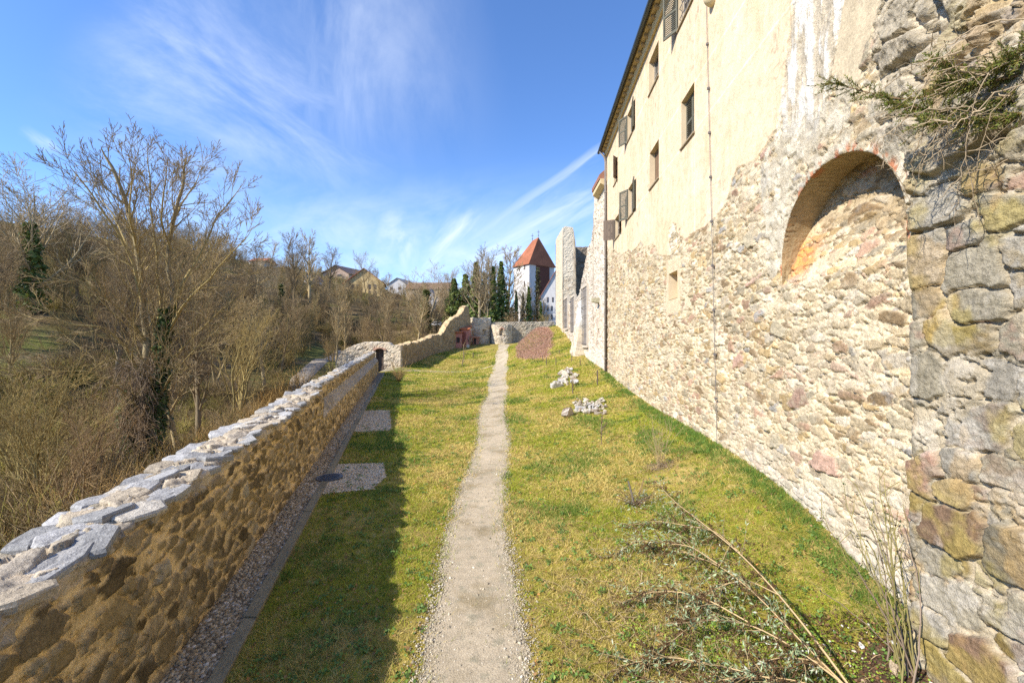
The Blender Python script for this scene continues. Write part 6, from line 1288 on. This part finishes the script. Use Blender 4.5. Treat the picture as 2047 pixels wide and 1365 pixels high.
# ------------------------------------------------------------------ butterfly bush arching in from the lower right
bb = np.array((2.75, 3.05, float(gz(2.75, 3.05)))); t = thing('butterfly_bush', 'arching grey leaved butterfly bush with pale canes in the lower right corner', 'shrub', bb); g = np.random.default_rng(12)
canes = [(.020, [(1720, 1400, .97), (1640, 1290, .90), (1560, 1190, .88), (1480, 1105, .88), (1400, 1042, .89), (1345, 1000, .91), (1310, 960, .94)]),
 (.015, [(1720, 1400, .97), (1600, 1280, .90), (1510, 1185, .88), (1440, 1130, .89), (1390, 1112, .92), (1340, 1090, .95), (1290, 1095, .98)]),
 (.018, [(1730, 1420, .97), (1640, 1320, .93), (1560, 1312, .92), (1500, 1330, .93), (1450, 1380, .96)]),
 (.014, [(1730, 1400, .97), (1600, 1300, .91), (1500, 1245, .90), (1400, 1235, .93), (1320, 1300, .97), (1280, 1340, .99)]),
 (.012, [(1500, 1245, .90), (1420, 1200, .90), (1360, 1182, .92), (1300, 1182, .94), (1250, 1200, .98)]),
 (.012, [(1440, 1130, .89), (1380, 1090, .90), (1320, 1085, .92), (1270, 1080, .95), (1225, 1110, .99)]),
 (.014, [(1690, 1400, .97), (1560, 1360, .93), (1440, 1330, .93), (1330, 1310, .96), (1240, 1330, .99)]),
 (.012, [(1480, 1105, .88), (1430, 1060, .90), (1372, 1050, .92), (1310, 1040, .95), (1262, 1050, .98)]),
 (.012, [(1680, 1390, .96), (1600, 1360, .94), (1520, 1350, .93), (1380, 1365, .96), (1300, 1400, .99)]),
 (.010, [(1560, 1190, .88), (1500, 1160, .89), (1450, 1165, .92), (1410, 1190, .95), (1360, 1240, .98)])]
ch, lf, sd = [], [], []
def gcane(px, py, k):
    q = hit(px, min(py, 1365+60), 2.2, 30); return P(px, py, q[1]*k)
for r, pl in canes:
    pts = np.array([gcane(*q) for q in pl]); sg = np.r_[0, np.cumsum(np.linalg.norm(np.diff(pts, axis=0), axis=1))]; s = np.linspace(0, sg[-1], 26); sm = np.stack([np.interp(s, sg, pts[:, k]) for k in range(3)], -1)
    for _ in range(3): sm[1:-1] = (sm[:-2]+2*sm[1:-1]+sm[2:])/4
    sm[:, 2] = np.maximum(sm[:, 2], gz(sm[:, 0], sm[:, 1])+.03); ch.append((sm, np.linspace(r*.8, r*.25, 26), np.array((.55, .40, .21))*g.uniform(.85, 1.1)))
    for i in range(5, 26):
        for _ in range(3):
            d = unit(unit(sm[min(i+1, 25)]-sm[i-1])+g.normal(0, .65, 3)); L = g.uniform(.10, .42); q = sm[i]; pp = [q]
            for j in range(4): d = unit(d+g.normal(0, .14, 3)+np.array((0, 0, -.10))); q = q+d*L/4; q = np.array((q[0], q[1], max(q[2], float(gz(q[0], q[1]))+.015))); pp.append(q)
            dark = g.random() < .3; ch.append((np.array(pp), np.linspace(.0048, .0025, 5), np.array((.16, .10, .05) if dark else (.34, .25, .13))*g.uniform(.7, 1.2)))
            if dark: sd.append(np.array(pp))
            for j in range(1, 5):
                for _2 in range((2 if g.random() < .8 else 1) if not dark else 0): lf.append((pp[j], d))
lp_ = np.array([a for a, b in lf]); ld = np.array([b for a, b in lf]); n = len(lp_)
def lance(pos, d, L, W, col, g, droop=.5):
    n = len(pos); d = d+g.normal(0, .7, (n, 3)); d[:, 2] -= droop*g.random(n); d /= np.linalg.norm(d, axis=1, keepdims=True); s = np.cross(d, g.normal(0, 1, (n, 3))); s /= np.linalg.norm(s, axis=1, keepdims=True); L = (L*g.uniform(.5, 1.3, n))[:, None]; W = (W*g.uniform(.7, 1.2, n))[:, None]; bend = np.cross(d, s)*L*.12
    v = np.stack([pos, pos+d*L*.45-s*W+bend, pos+d*L, pos+d*L*.45+s*W+bend], 1).reshape(-1, 3); c = np.asarray(col)*(1+.35*g.uniform(-1, 1, (n, 1))); k = g.random(n) < .10; c[k] = np.array((.58, .60, .46)); return v, np.arange(4*n).reshape(-1, 4), np.repeat(c, 4, 0)
v, f, c = tubes(ch); mesh('canes', v, f, M['twig'], c, True, t, bb); v, f, c = lance(lp_, ld, .058, .0085, (.32, .40, .22), g); mesh('leaves', v, f, M['leaf'], c, False, t, bb)
cs = []
for pp in sd:
    for j in range(1, 5):
        for _ in range(6): e = g.normal(0, .018, 3); cs.append((np.array([pp[j], pp[j]+e]), np.array((.0055, .003)), np.array((.12, .07, .035))*g.uniform(.6, 1.3)))
v, f, c = tubes(cs); mesh('seed_heads', v, f, M['twig'], c, True, t, bb)
n = 1500; x = g.normal(1.75, .75, n); y = g.normal(4.6, 1.0, n); k = (x < wx(y)-.6) & (x > .45) & (y > 3); cs = []
for a, b in zip(x[k], y[k]):
    z = float(gz(a, b)); d = g.normal(0, .12, 2); cs.append((np.array([(a, b, z+.01), (a+d[0]*.5, b+d[1]*.5, z+g.uniform(.02, .09)), (a+d[0], b+d[1], z+g.uniform(.01, .12))]), np.array((.0035, .003, .002)), np.array((.46, .35, .19) if g.random() < .6 else (.19, .125, .07))*g.uniform(.6, 1.2)))
v, f, c = tubes(cs); stuff(mesh('dry_stems', v, f, M['twig'], c, True), 'tangled dry stems lying in the grass round the butterfly bush', 'stems')
# low green ground cover beneath it
n = 15000; x = g.normal(2.3, .85, n); y = g.normal(4.3, .85, n); k = (x < wx(y)-.5) & (x > 1.2) & (y > 3); x, y = x[k], y[k]; k = fbm(x*2, y*2, 3, 640) > .45; x, y = x[k], y[k]
v, f, c = leaf_quads(np.stack([x, y, gz(x, y)+g.uniform(.005, .05, len(x))], -1), np.tile((-.2, -.2, 1.2), (len(x), 1)), .013, g, (.22, .32, .04), .4); stuff(mesh('ground_cover', v, f, M['leaf'], c), 'low bright green leafy ground cover under the butterfly bush', 'ground cover')
# rose bush at the buttress foot
rb = np.array((3.72, 4.05, float(gz(3.72, 4.05)))); t = thing('rose_bush', 'bare olive stemmed rose bush with dark hips at the buttress foot', 'shrub', rb); g = np.random.default_rng(15); ch, hp = [], []
tips_ = [(1640, 1035), (1690, 1010), (1720, 985), (1750, 1015), (1770, 990), (1790, 1050), (1812, 1030), (1700, 1060), (1660, 1075), (1742, 1060), (1765, 1100), (1800, 1100), (1725, 1120), (1680, 1110), (1755, 960), (1640, 1180), (1700, 1190), (1780, 1020), (1806, 1070), (1735, 1080)]
for k, (a, b) in enumerate(tips_):
    e = P(a, b, 4.35+g.uniform(-.25, .35)); s0 = rb+np.array((g.normal(0, .07), g.normal(0, .07), 0)); m = (s0+e)/2+np.array((.12, 0, .10))+g.normal(0, .04, 3); tt = np.linspace(0, 1, 12)[:, None]; pts = (1-tt)**2*s0+2*tt*(1-tt)*m+tt**2*e; pts[1:] += g.normal(0, .007, (11, 3)); ch.append((pts, np.linspace(.009, .004, 12), np.array((.25, .215, .085) if k % 3 else (.24, .18, .13))*g.uniform(.75, 1.2))); hp.append(e)
    for i in range(4, 12):
        if g.random() < .75: d = unit(pts[i]-pts[i-1]+g.normal(0, .03, 3)); d = unit(d+g.normal(0, .55, 3)); L = g.uniform(.08, .26); q = pts[i]; ch.append((np.array([q, q+d*L*.5+g.normal(0, .008, 3), q+d*L]), np.array((.004, .0035, .0028)), np.array((.27, .23, .08))*g.uniform(.75, 1.2))); hp.append(q+d*L)
v, f, c = tubes(ch); mesh('stems', v, f, M['twig'], c, True, t, rb); hp = np.array(hp)[::3]; v, f, m = scatter_blobs(hp, np.full(len(hp), .009), g, 0, (.8, 1)); mesh('rose_hips', v, f, M['pebble'], (.045, .025, .03), True, t, rb)
lp2 = np.array(hp)[:16]; v, f, c = leaf_quads(np.repeat(lp2, 3, 0)+g.normal(0, .02, (48, 3)), np.tile((-.5, -.5, .6), (48, 1)), .012, g, (.08, .13, .03)); mesh('leaves', v, f, M['leaf'], c, False, t, rb)
rk_ = hit(1795, 1330, 2.5, 8)
for k, (a, b, s, lab) in enumerate(((1721, 1293, .028, 'white pebble on the mulch near the butterfly bush cane'), (1783, 1288, .03, 'white pebble on the mulch beside the rose bush'), (1789, 1345, .06, 'tan flat stone on the mulch at the bottom edge'))): p = hit(a, b, 2.3, 8); rock(p+(0, 0, .02), (s*1.4, s, s*.6), 990+k, (.66, .62, .55) if k < 2 else (.45, .35, .23), 'bed_stone', lab, 'stone')
# ------------------------------------------------------------------ shrub hanging from the wall top right
HB = P(2120, 190, 3.3); t = thing('overhanging_shrub', 'evergreen sprays and dry twigs hanging from the top of the buttress', 'shrub', HB); g = np.random.default_rng(18)
br_ = [(.014, [(2150, 150, 3.2), (2040, 150, 3.3), (1950, 172, 3.5), (1880, 190, 3.65), (1800, 200, 3.8), (1720, 182, 3.95), (1662, 165, 4.05)]), (.010, [(2150, 190, 3.2), (2030, 185, 3.3), (1960, 210, 3.45), (1890, 225, 3.6), (1830, 215, 3.7), (1780, 205, 3.8)]), (.010, [(2140, 130, 3.2), (2040, 120, 3.3), (1980, 140, 3.4), (1920, 152, 3.5), (1870, 120, 3.6)]), (.010, [(2150, 230, 3.2), (2050, 225, 3.25), (1970, 240, 3.4), (1900, 240, 3.5), (1850, 248, 3.6)]), (.012, [(2150, 110, 3.15), (2060, 95, 3.2), (2000, 125, 3.3), (1940, 165, 3.4), (1890, 170, 3.5)])]
ch, nd = [], []
for r, pl in br_:
    pts = np.array([P(*q) for q in pl]); s = np.linspace(0, len(pts)-1, 40); sm = np.stack([np.interp(s, range(len(pts)), pts[:, k]) for k in range(3)], -1)
    for _ in range(2): sm[1:-1] = (sm[:-2]+2*sm[1:-1]+sm[2:])/4
    ch.append((sm, np.linspace(r, .004, 40), np.array((.20, .13, .07))))
    for i in range(6, 40):
        for _ in range(3):
            d = unit(unit(sm[min(39, i+1)]-sm[i-1])*1.0+g.normal(0, .55, 3)+(0, 0, -.15)); L = g.uniform(.06, .2); e = sm[i]+d*L; ch.append((np.array([sm[i], e]), np.array((.0035, .002)), np.array((.18, .13, .06))))
            for tt in np.linspace(.1, 1, 9): nd.append((sm[i]+d*L*tt, d))
pn_, dn_ = np.array([a for a, b in nd]), np.array([b for a, b in nd]); pn_ = np.repeat(pn_, 3, 0); dn_ = np.repeat(dn_, 3, 0)
v, f, c = lance(pn_, dn_*1.2, .034, .0035, (.14, .18, .03), g, .2); k = np.repeat(g.random(len(pn_)) < .3, 4); c = np.where(c > .4, np.array((.20, .23, .04)), c); c[k] = np.array((.28, .25, .05)); mesh('needles', v, f, M['leaf'], c, False, t, HB)
tw_ = [[(2120, 100, 3.2), (1990, 205, 3.3), (1960, 290, 3.4), (1945, 400, 3.45)], [(2120, 80, 3.2), (1970, 140, 3.3), (1935, 250, 3.4), (1930, 340, 3.45), (1962, 450, 3.45)], [(2120, 200, 3.2), (1990, 240, 3.35), (1900, 290, 3.5), (1840, 330, 3.6)], [(2120, 60, 3.2), (1900, 130, 3.5), (1780, 225, 3.8), (1700, 250, 4.0), (1660, 290, 4.1)], [(1820, 230, 3.75), (1780, 265, 3.85), (1750, 280, 3.9), (1768, 320, 3.9), (1810, 380, 3.85), (1822, 415, 3.85)], [(2120, 250, 3.2), (2000, 330, 3.35), (1920, 350, 3.45), (1880, 400, 3.5)], [(2120, 300, 3.2), (2010, 270, 3.3), (1930, 310, 3.4), (1860, 300, 3.6)], [(2120, 60, 3.1), (2030, 60, 3.2), (1960, 95, 3.3)], [(2120, 160, 3.1), (1980, 180, 3.3), (1930, 270, 3.4), (1915, 400, 3.45), (1905, 445, 3.5)], [(1850, 250, 3.6), (1830, 300, 3.65), (1820, 330, 3.7), (1835, 380, 3.7)], [(2120, 230, 3.2), (1960, 235, 3.4), (1870, 220, 3.6), (1800, 240, 3.75)], [(2120, 40, 3.1), (1990, 40, 3.2), (1900, 80, 3.4), (1850, 110, 3.5)]]
for k in range(26): x0 = g.uniform(1900, 2080); y0 = g.uniform(60, 260); a = g.uniform(1.5, 3.6); L = g.uniform(60, 190); tw_.append([(x0, y0, 3.3), (x0+math.cos(a)*L*.5, y0+math.sin(a)*L*.3, 3.42), (x0+math.cos(a)*L, y0+abs(math.sin(a))*L*.9, 3.5)])
for pl in tw_:
    pts = np.array([P(*q) for q in pl]); n = 5*len(pl); s = np.linspace(0, len(pts)-1, n); sm = np.stack([np.interp(s, range(len(pts)), pts[:, k]) for k in range(3)], -1)
    for _ in range(3): sm[1:-1] = (sm[:-2]+2*sm[1:-1]+sm[2:])/4
    sm[1:] += g.normal(0, .006, (n-1, 3)); ch.append((sm, np.linspace(.0062, .0028, n), np.array((.40, .31, .20))*g.uniform(.7, 1.1)))
    for i in range(2, n):
        if g.random() < .5: d = unit(g.normal(0, 1, 3)+(-.3, 0, -.3)); L = g.uniform(.05, .2); ch.append((np.array([sm[i], sm[i]+d*L*.5+g.normal(0, .01, 3), sm[i]+d*L]), np.array((.003, .0025, .002)), np.array((.38, .29, .18))*g.uniform(.6, 1.1)))
v, f, c = tubes(ch); mesh('branches', v, f, M['twig'], c, True, t, HB)
# ------------------------------------------------------------------ heather on the mound
g = np.random.default_rng(22); n = 60000; px = g.uniform(1035, 1112, n); py = g.uniform(652, 722, n)
poly = [(1036, 690), (1046, 676), (1062, 663), (1080, 650), (1092, 650), (1100, 664), (1113, 686), (1098, 697), (1078, 702), (1062, 714), (1050, 706), (1040, 699)]
cx2, cy2 = 1072, 684; Yh = g.uniform(30, 60, n); x = g.uniform(.3, 6.0, n); z = gz(x, Yh); qx, qy = px_of(x, Yh, z); k = (((x-2.35)/1.75)**2+((Yh-45.5)/9.5)**2+.9*(fbm(x*1.2, Yh*.5, 3, 650)-.5)+g.normal(0, .12, n)) < 1; x, Yh = x[k], Yh[k]; n = len(x)
v, f, c = blades(x, Yh, g.uniform(.10, .24, n), np.full(n, .055), g.uniform(.2, 1.4, n), mix(np.array((.58, .36, .26)), np.array((.46, .285, .205)), g.random(n)), g); stuff(mesh('heather', v, f, M['blade'], c), 'reddish brown heather covering the mound beside the ruined range', 'heather')
